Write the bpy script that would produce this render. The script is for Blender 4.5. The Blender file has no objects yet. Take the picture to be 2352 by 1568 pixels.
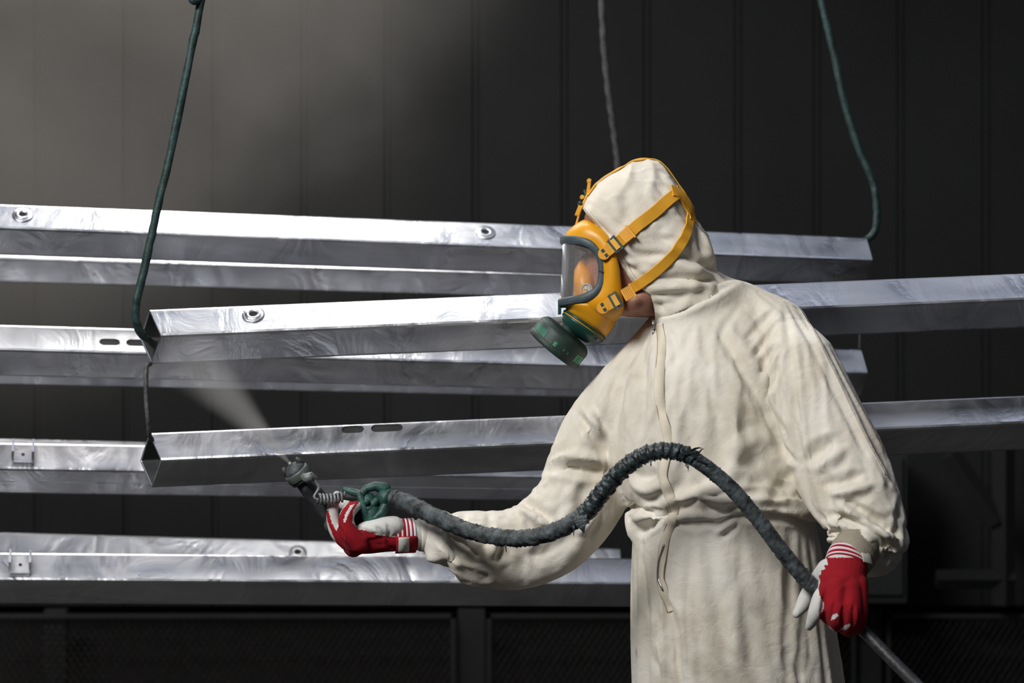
import bpy, bmesh, math, random
import numpy as np
from mathutils import Vector, Matrix, noise
from mathutils.bvhtree import BVHTree

random.seed(7)
rng = np.random.default_rng(7)
sc = bpy.context.scene
C = sc.collection

# ------------------------------------------------------------------ camera
F = 6000.0            # focal length in pixels of the 2352 x 1568 frame
HOR = 985.0           # pixel row of the horizon
ZC = 1.19             # camera height above the floor
cam_d = bpy.data.cameras.new('camera')
cam_d.sensor_width = 36.0
cam_d.lens = 36.0 * F / 2352.0
cam_d.shift_y = (HOR - 784.0) / 2352.0
cam_d.clip_start = 0.1
cam_d.dof.use_dof = True
cam_d.dof.focus_distance = 4.93
cam_d.dof.aperture_fstop = 4.0
cam = bpy.data.objects.new('camera', cam_d)
cam.location = (0, 0, ZC)
cam.rotation_euler = (math.radians(90), 0, 0)
C.objects.link(cam)
sc.camera = cam

# ------------------------------------------------------------------ view + world
vs = sc.view_settings
vs.view_transform = 'Standard'
vs.look = 'None'
vs.gamma = 1.0
vs.use_curve_mapping = False
vs.exposure = 0.0
cy = sc.cycles
cy.max_bounces = 6
cy.diffuse_bounces = 3
cy.glossy_bounces = 3
cy.transmission_bounces = 4
cy.transparent_max_bounces = 8
cy.volume_bounces = 0
cy.volume_step_rate = 4.0
cy.caustics_reflective = False
cy.caustics_refractive = False
w = bpy.data.worlds.new('world')
sc.world = w
w.use_nodes = True
w.node_tree.nodes['Background'].inputs[0].default_value = (0.62, 0.66, 0.74, 1)
w.node_tree.nodes['Background'].inputs[1].default_value = 0.06

# ------------------------------------------------------------------ lights
def area(name, loc, target, sx, sy, power, col=(1, 1, 1)):
    d = bpy.data.lights.new(name, 'AREA')
    d.shape = 'RECTANGLE'
    d.size = sx
    d.size_y = sy
    d.energy = power
    d.color = col
    o = bpy.data.objects.new(name, d)
    o.location = loc
    o.rotation_euler = (Vector(target) - Vector(loc)).to_track_quat('-Z', 'Y').to_euler()
    C.objects.link(o)
    return o
# daylight from the open front of the booth, high on the left
area('daylight_front', (-2.2, 1.8, 4.0), (0.4, 5.0, 1.25), 1.9, 1.2, 212, (1.0, 0.985, 0.955))
# fluorescent strips under the ceiling, above the hanging tubes
for y_, p_ in ((5.12, 5.6), (5.85, 3.6), (6.6, 4.2)):
    area('ceiling_strip_lamp', (0.15, y_, 3.4), (0.15, y_ + 0.02, 0.0), 3.7, 0.30, p_, (0.80, 0.85, 1.0))
area('ceiling_lamp_bright', (-0.42, 5.78, 3.35), (-0.42, 5.80, 0.0), 0.70, 0.40, 12, (1.0, 0.96, 0.88))
area('ceiling_lamp_mist', (-1.3, 7.0, 3.4), (-1.2, 7.3, 1.0), 1.4, 0.6, 44, (1.0, 0.93, 0.86))

# ------------------------------------------------------------------ helpers
def P(px, py, d):
    return Vector(((px - 1176.0) / F * d, d, ZC - (py - HOR) / F * d))

def proj(co):
    co = np.asarray(co)
    d = co[:, 1]
    return np.stack([co[:, 0] / d * F + 1176.0, HOR - (co[:, 2] - ZC) / d * F], 1)

def obj(name, verts, faces, mat=None, parent=None, smooth=True):
    me = bpy.data.meshes.new(name)
    me.from_pydata([tuple(v) for v in verts], [], [tuple(int(i) for i in f) for f in faces])
    me.update()
    if smooth:
        me.polygons.foreach_set('use_smooth', [True] * len(me.polygons))
    o = bpy.data.objects.new(name, me)
    if mat is not None:
        me.materials.append(mat)
    C.objects.link(o)
    if parent is not None:
        o.parent = parent
        o.matrix_parent_inverse = parent.matrix_world.inverted()
    return o

def empty(name, loc):
    o = bpy.data.objects.new(name, None)
    o.location = loc
    o.empty_display_size = 0.1
    o.matrix_world = Matrix.Translation(loc)
    C.objects.link(o)
    return o

def tag(o, label, cat, group=None):
    o['label'] = label
    o['category'] = cat
    if group:
        o['group'] = group
    return o

def struct(o):
    o['kind'] = 'structure'
    return o

def catmull(pts, n):
    """resample a list of equal-length tuples with a Catmull-Rom spline, n samples per span"""
    a = np.array([list(p) for p in pts], float)
    out = []
    m = len(a)
    for i in range(m - 1):
        p0 = a[i - 1] if i > 0 else 2 * a[0] - a[1]
        p1, p2 = a[i], a[i + 1]
        p3 = a[i + 2] if i + 2 < m else 2 * a[-1] - a[-2]
        for k in range(n):
            t = k / n
            out.append(0.5 * ((2 * p1) + (-p0 + p2) * t + (2 * p0 - 5 * p1 + 4 * p2 - p3) * t * t
                              + (-p0 + 3 * p1 - 3 * p2 + p3) * t ** 3))
    out.append(a[-1])
    return np.array(out)

def frames(pts):
    pts = [Vector(p) for p in pts]
    n = len(pts)
    T = []
    for i in range(n):
        t = pts[min(i + 1, n - 1)] - pts[max(i - 1, 0)]
        T.append(t.normalized() if t.length > 1e-9 else Vector((0, 0, 1)))
    up = Vector((0, -1, 0))
    if abs(T[0].dot(up)) > 0.9:
        up = Vector((0, 0, 1))
    N = [(up - T[0] * up.dot(T[0])).normalized()]
    for i in range(1, n):
        v = N[-1] - T[i] * N[-1].dot(T[i])
        N.append(v.normalized())
    B = [T[i].cross(N[i]) for i in range(n)]
    return pts, T, N, B

def tube(points, radii, seg=16, rfun=None, round_ends=False):
    """verts, faces of a capped tube; radii number or list; rfun(i, angle) multiplies"""
    pts, T, N, B = frames(points)
    n = len(pts)
    if not hasattr(radii, '__len__'):
        radii = [radii] * n
    rad = list(radii)
    if round_ends:
        ext0 = [(pts[0] - T[0] * rad[0] * math.sin(a), rad[0] * math.cos(a), N[0], B[0]) for a in (1.3, 0.9, 0.45)]
        ext1 = [(pts[-1] + T[-1] * rad[-1] * math.sin(a), rad[-1] * math.cos(a), N[-1], B[-1]) for a in (0.45, 0.9, 1.3)]
    else:
        ext0 = ext1 = []
    seq = ext0 + [(pts[i], rad[i], N[i], B[i]) for i in range(n)] + ext1
    V, Fc = [], []
    for i, (p, r, nn, bb) in enumerate(seq):
        for k in range(seg):
            a = 2 * math.pi * k / seg
            rr = r * (rfun(i, a) if rfun else 1.0)
            V.append(p + nn * (rr * math.cos(a)) + bb * (rr * math.sin(a)))
    m = len(seq)
    for i in range(m - 1):
        for k in range(seg):
            k2 = (k + 1) % seg
            Fc.append((i * seg + k, i * seg + k2, (i + 1) * seg + k2, (i + 1) * seg + k))
    Fc.append(tuple(range(seg))[::-1])
    Fc.append(tuple((m - 1) * seg + k for k in range(seg)))
    return V, Fc

def rings_mesh(rings, cap=True):
    n = len(rings[0])
    V = [v for r in rings for v in r]
    Fc = []
    for i in range(len(rings) - 1):
        for k in range(n):
            k2 = (k + 1) % n
            Fc.append((i * n + k, i * n + k2, (i + 1) * n + k2, (i + 1) * n + k))
    if cap:
        Fc.append(tuple(range(n))[::-1])
        Fc.append(tuple((len(rings) - 1) * n + k for k in range(n)))
    return V, Fc

def slice_ring(py, xl, xr, dc, hd, n=48, e=2.3, dref=5.0):
    """horizontal superellipse ring: silhouettes xl..xr in pixels, centre depth dc, half depth hd"""
    c = P((xl + xr) / 2, py, dref)
    a = (xr - xl) / 2 / F * dref
    out = []
    for k in range(n):
        t = 2 * math.pi * k / n
        cx, sx = math.cos(t), math.sin(t)
        x = math.copysign(abs(cx) ** (2 / e), cx) * a
        y = math.copysign(abs(sx) ** (2 / e), sx) * hd
        out.append(Vector((c.x + x, dc + y, c.z)))
    return out

def box(c, sx, sy, sz, M=None):
    V = []
    for x in (-1, 1):
        for y in (-1, 1):
            for z in (-1, 1):
                v = Vector((x * sx / 2, y * sy / 2, z * sz / 2))
                if M is not None:
                    v = M @ v
                V.append(Vector(c) + v)
    Fc = [(0, 1, 3, 2), (4, 6, 7, 5), (0, 4, 5, 1), (2, 3, 7, 6), (0, 2, 6, 4), (1, 5, 7, 3)]
    return V, Fc

def join(parts):
    V, Fc = [], []
    for v, f in parts:
        o = len(V)
        V += list(v)
        Fc += [tuple(i + o for i in q) for q in f]
    return V, Fc

def fix_normals(V, Fc):
    bm = bmesh.new()
    vs_ = [bm.verts.new(v) for v in V]
    for f in Fc:
        try:
            bm.faces.new([vs_[i] for i in f])
        except ValueError:
            pass
    bmesh.ops.recalc_face_normals(bm, faces=bm.faces)
    bm.verts.index_update()
    Vo = [v.co.copy() for v in bm.verts]
    Fo = [tuple(v.index for v in f.verts) for f in bm.faces]
    bm.free()
    return Vo, Fo

def evaluate(V, Fc, mods):
    me = bpy.data.meshes.new('tmp')
    me.from_pydata([tuple(v) for v in V], [], [tuple(f) for f in Fc])
    me.update()
    o = bpy.data.objects.new('tmp', me)
    C.objects.link(o)
    for typ, props in mods:
        m = o.modifiers.new(typ, typ)
        for k, v in props.items():
            setattr(m, k, v)
    dg = bpy.context.evaluated_depsgraph_get()
    ev = o.evaluated_get(dg)
    m2 = ev.to_mesh()
    nv = len(m2.vertices)
    co = np.empty(nv * 3)
    m2.vertices.foreach_get('co', co)
    co = co.reshape(-1, 3)
    Fo = [tuple(p.vertices) for p in m2.polygons]
    ev.to_mesh_clear()
    bpy.data.objects.remove(o)
    bpy.data.meshes.remove(me)
    return co, Fo

def union(parts, voxel, smooth=6, factor=0.5):
    parts = [fix_normals(*p) for p in parts]
    V, Fc = join(parts)
    return evaluate(V, Fc, [('REMESH', dict(mode='VOXEL', voxel_size=voxel, adaptivity=0.0)),
                            ('SMOOTH', dict(factor=factor, iterations=smooth))])

def normals(co, Fc):
    q = np.array([f if len(f) == 4 else (f[0], f[1], f[2], f[2]) for f in Fc])
    n = np.cross(co[q[:, 2]] - co[q[:, 0]], co[q[:, 3]] - co[q[:, 1]])
    tri = q[:, 2] == q[:, 3]
    if tri.any():
        n[tri] = np.cross(co[q[tri, 1]] - co[q[tri, 0]], co[q[tri, 2]] - co[q[tri, 0]])
    vn = np.zeros_like(co)
    for k in range(4):
        np.add.at(vn, q[:, k], n)
    return vn / (np.linalg.norm(vn, axis=1, keepdims=True) + 1e-12)

def ray_px(bvh, px, py):
    o = Vector((0, 0, ZC))
    d = (P(px, py, 1.0) - o).normalized()
    h = bvh.ray_cast(o, d)
    if h[0] is None:
        q = P(px, py, 4.95)
        h = bvh.find_nearest(q)
    return h[0], h[1]

def sculpt(co, Fc, strokes):
    """press grooves (-) and pull ridges (+) along strokes that lie on the surface"""
    bvh = BVHTree.FromPolygons([tuple(v) for v in co], Fc)
    vn = normals(co, Fc)
    disp = np.zeros(len(co))
    for pts, r_px, amp in strokes:
        path = catmull(pts, 6) if len(pts) > 2 else np.array([np.array(pts[0]) * (1 - t) + np.array(pts[1]) * t for t in np.linspace(0, 1, 9)])
        h = [np.array(ray_px(bvh, *p)[0]) for p in path]
        r = r_px / 1200.0
        lo = np.min(h, 0) - 3.6 * r
        hi = np.max(h, 0) + 3.6 * r
        idx = np.where(np.all((co > lo) & (co < hi), 1))[0]
        if len(idx) == 0:
            continue
        p = co[idx]
        best = np.full(len(idx), 1e9)
        bt = np.zeros(len(idx))
        m = len(h) - 1
        for i in range(m):
            a, b = h[i], h[i + 1]
            ab = b - a
            L = ab @ ab + 1e-12
            t = np.clip(((p - a) @ ab) / L, 0, 1)
            dd = np.linalg.norm(p - (a + t[:, None] * ab), axis=1)
            mk = dd < best
            best[mk] = dd[mk]
            bt[mk] = (i + t[mk]) / m
        fade = np.clip(np.sin(np.pi * np.clip(bt, 0.0, 1.0)) * 1.6, 0.12, 1)
        front = np.clip(0.35 - vn[idx, 1], 0, 0.35) / 0.35
        rt = r * (0.45 + 0.55 * np.sin(np.pi * bt))
        q = best / rt
        prof = np.exp(-q ** 1.5) - 0.28 * np.exp(-((q - 1.9) / 0.7) ** 2)
        disp[idx] += amp / 1000.0 * fade * front * prof
    return co + vn * disp[:, None]

def relax(co, Fc, it=2, k=0.5):
    e = np.array([(f[i], f[(i + 1) % len(f)]) for f in Fc for i in range(len(f))])
    deg = np.bincount(e[:, 0], minlength=len(co)).astype(float)[:, None] + 1e-9
    for _ in range(it):
        acc = np.zeros_like(co)
        np.add.at(acc, e[:, 0], co[e[:, 1]])
        co = co * (1 - k) + acc / deg * k
    return co

def crumple(co, Fc, scale, amp, stretch, seed, mask=None):
    """sharp-crested random folds (ridged, domain-warped noise)"""
    vn = normals(co, Fc)
    out = np.zeros(len(co))
    for i, v in enumerate(co):
        p = Vector((v[0] * scale * stretch[0] + seed, v[1] * scale * stretch[1], v[2] * scale * stretch[2]))
        w_ = noise.noise(p * 0.6 + Vector((7.1, 3.3, 1.7)))
        p = p + Vector((w_, -w_, w_ * 0.7))
        a = abs(noise.noise(p))
        out[i] = (0.28 - min(a, 0.28)) / 0.28
    d = out ** 1.4 * amp
    if mask is not None:
        d *= mask
    return co + vn * d[:, None]

def wrinkle(co, Fc, scale, amp, stretch=(1, 1, 1), seed=0.0):
    vn = normals(co, Fc)
    d = np.array([noise.noise(Vector((v[0] * scale * stretch[0] + seed, v[1] * scale * stretch[1], v[2] * scale * stretch[2]))) for v in co])
    return co + vn * (d * amp)[:, None]

# ------------------------------------------------------------------ materials
def new_mat(name):
    m = bpy.data.materials.new(name)
    m.use_nodes = True
    nt = m.node_tree
    b = nt.nodes['Principled BSDF']
    return m, nt, b

def nn(nt, typ, **kw):
    n = nt.nodes.new(typ)
    for k, v in kw.items():
        setattr(n, k, v)
    return n

def simple(name, col, rough=0.6, metal=0.0, noise_scale=0, var=0.25, bump=0.0, bump_scale=80, coat=0.0):
    m, nt, b = new_mat(name)
    b.inputs['Base Color'].default_value = (*col, 1)
    b.inputs['Roughness'].default_value = rough
    b.inputs['Metallic'].default_value = metal
    b.inputs['Coat Weight'].default_value = coat
    tc = nn(nt, 'ShaderNodeTexCoord')
    if noise_scale:
        n = nn(nt, 'ShaderNodeTexNoise')
        n.inputs['Scale'].default_value = noise_scale
        n.inputs['Detail'].default_value = 5
        nt.links.new(tc.outputs['Object'], n.inputs['Vector'])
        r = nn(nt, 'ShaderNodeValToRGB')
        r.color_ramp.elements[0].position = 0.3
        r.color_ramp.elements[1].position = 0.7
        r.color_ramp.elements[0].color = (*[c * (1 - var) for c in col], 1)
        r.color_ramp.elements[1].color = (*[min(1, c * (1 + var)) for c in col], 1)
        nt.links.new(n.outputs['Fac'], r.inputs['Fac'])
        nt.links.new(r.outputs['Color'], b.inputs['Base Color'])
    if bump:
        n2 = nn(nt, 'ShaderNodeTexNoise')
        n2.inputs['Scale'].default_value = bump_scale
        n2.inputs['Detail'].default_value = 4
        nt.links.new(tc.outputs['Object'], n2.inputs['Vector'])
        bp = nn(nt, 'ShaderNodeBump')
        bp.inputs['Strength'].default_value = bump
        bp.inputs['Distance'].default_value = 0.002
        nt.links.new(n2.outputs['Fac'], bp.inputs['Height'])
        nt.links.new(bp.outputs['Normal'], b.inputs['Normal'])
    return m

def steel_material():
    m, nt, b = new_mat('galvanised_steel')
    b.inputs['Metallic'].default_value = 1.0
    tc = nn(nt, 'ShaderNodeTexCoord')
    oi = nn(nt, 'ShaderNodeObjectInfo')
    sh = nn(nt, 'ShaderNodeVectorMath', operation='SCALE')
    sh.inputs[0].default_value = (37.0, 11.0, 5.0)
    nt.links.new(oi.outputs['Random'], sh.inputs['Scale'])
    ad = nn(nt, 'ShaderNodeVectorMath', operation='ADD')
    nt.links.new(tc.outputs['Object'], ad.inputs[0])
    nt.links.new(sh.outputs[0], ad.inputs[1])
    def nz(scale, vec_scale, rot=(0, 0, 0), detail=5, dist=0.0):
        mp = nn(nt, 'ShaderNodeMapping')
        mp.inputs['Scale'].default_value = vec_scale
        mp.inputs['Rotation'].default_value = rot
        nt.links.new(ad.outputs[0], mp.inputs['Vector'])
        n = nn(nt, 'ShaderNodeTexNoise')
        n.inputs['Scale'].default_value = scale
        n.inputs['Detail'].default_value = detail
        n.inputs['Distortion'].default_value = dist
        nt.links.new(mp.outputs['Vector'], n.inputs['Vector'])
        return n.outputs['Fac']
    drip = nz(1.0, (7.0, 5.0, 5.0), (0, 0, 0.5), 5, 1.6)          # zinc run marks
    fine = nz(1.0, (40.0, 150.0, 150.0), (0, 0, 0.35), 3)          # brushing
    patch = nz(1.0, (2.2, 9.0, 9.0), (0, 0, 0), 4, 0.6)
    r1 = nn(nt, 'ShaderNodeValToRGB')
    r1.color_ramp.elements[0].position = 0.30
    r1.color_ramp.elements[1].position = 0.66
    r1.color_ramp.elements[0].color = (0.50, 0.52, 0.57, 1)
    r1.color_ramp.elements[1].color = (0.84, 0.85, 0.89, 1)
    nt.links.new(patch, r1.inputs['Fac'])
    nt.links.new(r1.outputs['Color'], b.inputs['Base Color'])
    mr = nn(nt, 'ShaderNodeMapRange')
    mr.inputs['From Min'].default_value = 0.3
    mr.inputs['From Max'].default_value = 0.7
    mr.inputs['To Min'].default_value = 0.22
    mr.inputs['To Max'].default_value = 0.48
    nt.links.new(drip, mr.inputs['Value'])
    nt.links.new(mr.outputs['Result'], b.inputs['Roughness'])
    b1 = nn(nt, 'ShaderNodeBump')
    b1.inputs['Strength'].default_value = 0.55
    b1.inputs['Distance'].default_value = 0.010
    nt.links.new(drip, b1.inputs['Height'])
    b2 = nn(nt, 'ShaderNodeBump')
    b2.inputs['Strength'].default_value = 0.20
    b2.inputs['Distance'].default_value = 0.0010
    nt.links.new(fine, b2.inputs['Height'])
    nt.links.new(b1.outputs['Normal'], b2.inputs['Normal'])
    nt.links.new(b2.outputs['Normal'], b.inputs['Normal'])
    return m

def cloth_material(name, col, dirt_and_falloff):
    m, nt, b = new_mat(name)
    b.inputs['Roughness'].default_value = 0.9
    b.inputs['Sheen Weight'].default_value = 0.15
    b.inputs['Specular IOR Level'].default_value = 0.15
    tc = nn(nt, 'ShaderNodeTexCoord')
    n1 = nn(nt, 'ShaderNodeTexNoise')
    n1.inputs['Scale'].default_value = 5.5
    n1.inputs['Detail'].default_value = 7
    n1.inputs['Roughness'].default_value = 0.62
    nt.links.new(tc.outputs['Object'], n1.inputs['Vector'])
    r1 = nn(nt, 'ShaderNodeValToRGB')
    e = r1.color_ramp.elements
    e[0].position = 0.28
    e[0].color = (*[c * k for c, k in zip(col, (0.80, 0.77, 0.70))], 1)
    e[1].position = 0.62
    e[1].color = (*col, 1)
    nt.links.new(n1.outputs['Fac'], r1.inputs['Fac'])
    cur = r1.outputs['Color']
    mpv = nn(nt, 'ShaderNodeMapping')
    mpv.inputs['Scale'].default_value = (7.0, 7.0, 2.6)
    nt.links.new(tc.outputs['Object'], mpv.inputs['Vector'])
    ns = nn(nt, 'ShaderNodeTexNoise')
    ns.inputs['Scale'].default_value = 1.0
    ns.inputs['Detail'].default_value = 8
    ns.inputs['Roughness'].default_value = 0.65
    ns.inputs['Distortion'].default_value = 0.7
    nt.links.new(mpv.outputs['Vector'], ns.inputs['Vector'])
    ms = nn(nt, 'ShaderNodeMapRange')
    ms.inputs['From Min'].default_value = 0.50
    ms.inputs['From Max'].default_value = 0.78
    ms.inputs['To Max'].default_value = 0.62
    nt.links.new(ns.outputs['Fac'], ms.inputs['Value'])
    mxs = nn(nt, 'ShaderNodeMix', data_type='RGBA')
    nt.links.new(ms.outputs['Result'], mxs.inputs['Factor'])
    nt.links.new(cur, mxs.inputs['A'])
    mxs.inputs['B'].default_value = (0.56, 0.47, 0.33, 1)
    cur = mxs.outputs['Result']
    # worn-in smudges, one also painting light falloff, each with its own place
    n3 = nn(nt, 'ShaderNodeTexNoise')
    n3.inputs['Scale'].default_value = 26
    n3.inputs['Detail'].default_value = 5
    nt.links.new(tc.outputs['Object'], n3.inputs['Vector'])
    cr = nn(nt, 'ShaderNodeMapRange')
    cr.inputs['From Min'].default_value = 0.35
    cr.inputs['From Max'].default_value = 0.65
    nt.links.new(n3.outputs['Fac'], cr.inputs['Value'])
    for (c, rad, scol, amt) in dirt_and_falloff:
        vd = nn(nt, 'ShaderNodeVectorMath', operation='DISTANCE')
        vd.inputs[1].default_value = c
        nt.links.new(tc.outputs['Object'], vd.inputs[0])
        mr = nn(nt, 'ShaderNodeMapRange')
        mr.inputs['From Min'].default_value = rad
        mr.inputs['From Max'].default_value = rad * 0.1
        nt.links.new(vd.outputs['Value'], mr.inputs['Value'])
        mu = nn(nt, 'ShaderNodeMath', operation='MULTIPLY')
        nt.links.new(mr.outputs['Result'], mu.inputs[0])
        nt.links.new(cr.outputs['Result'], mu.inputs[1])
        mu2 = nn(nt, 'ShaderNodeMath', operation='MULTIPLY')
        mu2.inputs[1].default_value = amt
        nt.links.new(mu.outputs[0], mu2.inputs[0])
        mx = nn(nt, 'ShaderNodeMix', data_type='RGBA')
        nt.links.new(mu2.outputs[0], mx.inputs['Factor'])
        nt.links.new(cur, mx.inputs['A'])
        mx.inputs['B'].default_value = (*scol, 1)
        cur = mx.outputs['Result']
    nt.links.new(cur, b.inputs['Base Color'])
    # weave + soft creasing relief
    n2 = nn(nt, 'ShaderNodeTexNoise')
    n2.inputs['Scale'].default_value = 420
    n2.inputs['Detail'].default_value = 2
    nt.links.new(tc.outputs['Object'], n2.inputs['Vector'])
    n4 = nn(nt, 'ShaderNodeTexNoise')
    n4.inputs['Scale'].default_value = 34
    n4.inputs['Detail'].default_value = 5
    n4.inputs['Distortion'].default_value = 0.8
    nt.links.new(tc.outputs['Object'], n4.inputs['Vector'])
    b1 = nn(nt, 'ShaderNodeBump')
    b1.inputs['Strength'].default_value = 0.35
    b1.inputs['Distance'].default_value = 0.006
    nt.links.new(n4.outputs['Fac'], b1.inputs['Height'])
    b2 = nn(nt, 'ShaderNodeBump')
    b2.inputs['Strength'].default_value = 0.25
    b2.inputs['Distance'].default_value = 0.0012
    nt.links.new(n2.outputs['Fac'], b2.inputs['Height'])
    nt.links.new(b1.outputs['Normal'], b2.inputs['Normal'])
    nt.links.new(b2.outputs['Normal'], b.inputs['Normal'])
    return m

M = {}
M['steel'] = steel_material()
M['shade_in'] = simple('tube_shade_liner', (0.030, 0.032, 0.034), 0.75, 0.0, 14, 0.5)  # dark colour stands in for the shade inside the open tubes
M['hole'] = simple('hole_dark', (0.008, 0.008, 0.009), 0.7)
M['wall'] = simple('booth_wall_paint', (0.0040, 0.0052, 0.0052), 0.9, 0, 3, 0.35, 0.15, 20)
M['black'] = simple('black_recess', (0.004, 0.004, 0.0042), 0.9, 0, 6, 0.3)  # near-black backing behind the wall sheets and guards
M['mesh'] = simple('mesh_wire', (0.020, 0.018, 0.016), 0.6, 0.3, 40, 0.5)
M['post'] = simple('booth_post_paint', (0.008, 0.0098, 0.0098), 0.6, 0, 8, 0.25)
M['floor'] = simple('floor_concrete', (0.036, 0.034, 0.033), 0.85, 0, 3, 0.3, 0.2, 40)
M['ceiling'] = simple('ceiling_paint', (0.10, 0.10, 0.105), 0.8, 0, 2, 0.2)
M['green_rod'] = simple('overspray_green_rod', (0.018, 0.046, 0.043), 0.55, 0, 60, 0.6, 0.5, 160)
M['grey_rope'] = simple('grey_wire_rope', (0.10, 0.095, 0.10), 0.6, 0.3, 90, 0.4, 0.5, 300)
M['grey_rope_dark'] = simple('dull_wire_rope', (0.055, 0.052, 0.056), 0.7, 0.2, 90, 0.4, 0.5, 300)
M['yellow'] = simple('yellow_rubber', (0.80, 0.36, 0.010), 0.38, 0, 12, 0.10, 0.06, 120)
M['yellow_web'] = simple('yellow_strap_rubber', (0.82, 0.40, 0.030), 0.5, 0, 14, 0.12, 0.15, 260)
M['seal'] = simple('grey_green_rubber', (0.060, 0.085, 0.098), 0.5, 0, 60, 0.3, 0.15, 300)
M['dgreen'] = simple('dark_green_plastic', (0.012, 0.062, 0.052), 0.35, 0, 20, 0.35, 0.1, 120)
M['canister'] = simple('dusty_green_canister', (0.016, 0.036, 0.030), 0.55, 0, 22, 0.55, 0.25, 160)
M['canister_label'] = simple('mint_sticker', (0.07, 0.30, 0.17), 0.6, 0, 60, 0.35)
M['canister_panel'] = simple('dusty_green_sticker', (0.035, 0.150, 0.100), 0.6, 0, 40, 0.45)
M['buckle'] = simple('green_grey_buckle', (0.035, 0.075, 0.072), 0.4, 0.2, 80, 0.5)
M['chrome'] = simple('small_steel', (0.55, 0.56, 0.58), 0.28, 1.0)
M['valve'] = simple('valve_grey', (0.42, 0.42, 0.40), 0.5, 0, 90, 0.35)
M['nosecup'] = simple('amber_rubber', (0.86, 0.36, 0.035), 0.42, 0, 10, 0.1)
M['skin'] = simple('skin', (0.36, 0.17, 0.115), 0.5, 0, 22, 0.18, 0.15, 200)
M['eye'] = simple('dark_lashes', (0.02, 0.014, 0.012), 0.5)
M['glove_red'] = simple('red_knit', (0.31, 0.001, 0.010), 0.95, 0, 30, 0.16, 0.3, 420)
M['glove_white'] = simple('white_leather', (0.66, 0.66, 0.64), 0.65, 0, 18, 0.12, 0.3, 90)
M['stripe_white'] = simple('white_knit_stripe', (0.80, 0.70, 0.76), 0.85, 0, 60, 0.08, 0.2, 420)
M['tag_white'] = simple('glove_tag_cloth', (0.60, 0.58, 0.54), 0.8, 0, 40, 0.1)
M['ink'] = simple('grey_print', (0.16, 0.16, 0.16), 0.8)
M['cuff'] = simple('ribbed_beige_cuff', (0.34, 0.30, 0.235), 0.95, 0, 30, 0.15, 0.4, 260)
M['zip'] = simple('zip_metal', (0.5, 0.52, 0.54), 0.35, 1.0)
M['hose'] = simple('dusty_hose_tape', (0.056, 0.068, 0.075), 0.62, 0, 48, 0.88, 1.0, 120)
M['hose_black'] = simple('plain_black_hose', (0.022, 0.023, 0.027), 0.5, 0, 40, 0.5, 0.5, 160)
M['hose_wrap'] = simple('dark_wrapped_tape', (0.026, 0.038, 0.042), 0.4, 0, 60, 0.8, 0.9, 140)
M['gun_dark'] = simple('gun_dark_grey', (0.052, 0.058, 0.064), 0.55, 0.1, 40, 0.6, 0.5, 160)
M['gun_green'] = simple('gun_paint_green', (0.022, 0.078, 0.066), 0.5, 0, 50, 0.5, 0.5, 200)
M['gun_ring'] = simple('gun_ring_grey_green', (0.095, 0.115, 0.105), 0.5, 0.1, 40, 0.4, 0.3, 200)
M['gun_pale'] = simple('gun_pale_fitting', (0.24, 0.26, 0.26), 0.45, 0.3, 60, 0.6, 0.6, 200)
M['boot'] = simple('black_boot_leather', (0.02, 0.02, 0.02), 0.5, 0, 20, 0.3)
CREAM = (0.85, 0.81, 0.735)
dirt_and_falloff = []
def dirt_falloff_spot(px, py, d, rpx, col, amt):
    dirt_and_falloff.append((tuple(P(px, py, d)), rpx / 1200.0, col, amt))
dirt_falloff_spot(1738, 1395, 4.84, 34, (0.16, 0.15, 0.14), 0.75)
dirt_falloff_spot(1500, 1075, 4.84, 70, (0.33, 0.27, 0.23), 0.55)
dirt_falloff_spot(1430, 850, 4.92, 70, (0.40, 0.29, 0.17), 0.75)
dirt_falloff_spot(1700, 960, 4.85, 90, (0.52, 0.42, 0.26), 0.55)
dirt_falloff_spot(1600, 1500, 4.84, 190, (0.50, 0.43, 0.30), 0.40)
dirt_falloff_spot(1790, 1330, 4.84, 110, (0.50, 0.42, 0.34), 0.35)
dirt_falloff_spot(1100, 1300, 4.90, 120, (0.46, 0.40, 0.28), 0.45)
dirt_falloff_spot(2000, 960, 4.80, 110, (0.60, 0.46, 0.38), 0.5)
dirt_falloff_spot(1660, 1190, 4.84, 26, (0.30, 0.28, 0.28), 0.6)
dirt_falloff_spot(1458, 1500, 4.95, 16, (0.05, 0.05, 0.06), 0.9)
dirt_falloff_spot(1380, 1110, 4.93, 60, (0.55, 0.42, 0.28), 0.5)
dirt_falloff_spot(1740, 790, 4.86, 90, (0.58, 0.46, 0.36), 0.45)
dirt_falloff_spot(1690, 1600, 4.84, 330, (0.44, 0.40, 0.33), 0.55)  # dirty trouser bottoms, with the light falloff painted in
dirt_falloff_spot(1480, 1430, 4.90, 120, (0.50, 0.45, 0.36), 0.45)
M['cloth'] = cloth_material('cream_cotton', CREAM, dirt_and_falloff)
M['hood'] = cloth_material('cream_cotton_hood', (0.84, 0.79, 0.70), [])
M['seam_line'] = simple('tan_stitching', (0.50, 0.42, 0.31), 0.9, 0, 90, 0.2)
M['seam'] = simple('cream_placket', (0.80, 0.72, 0.59), 0.9, 0, 16, 0.12, 0.25, 300)

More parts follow.
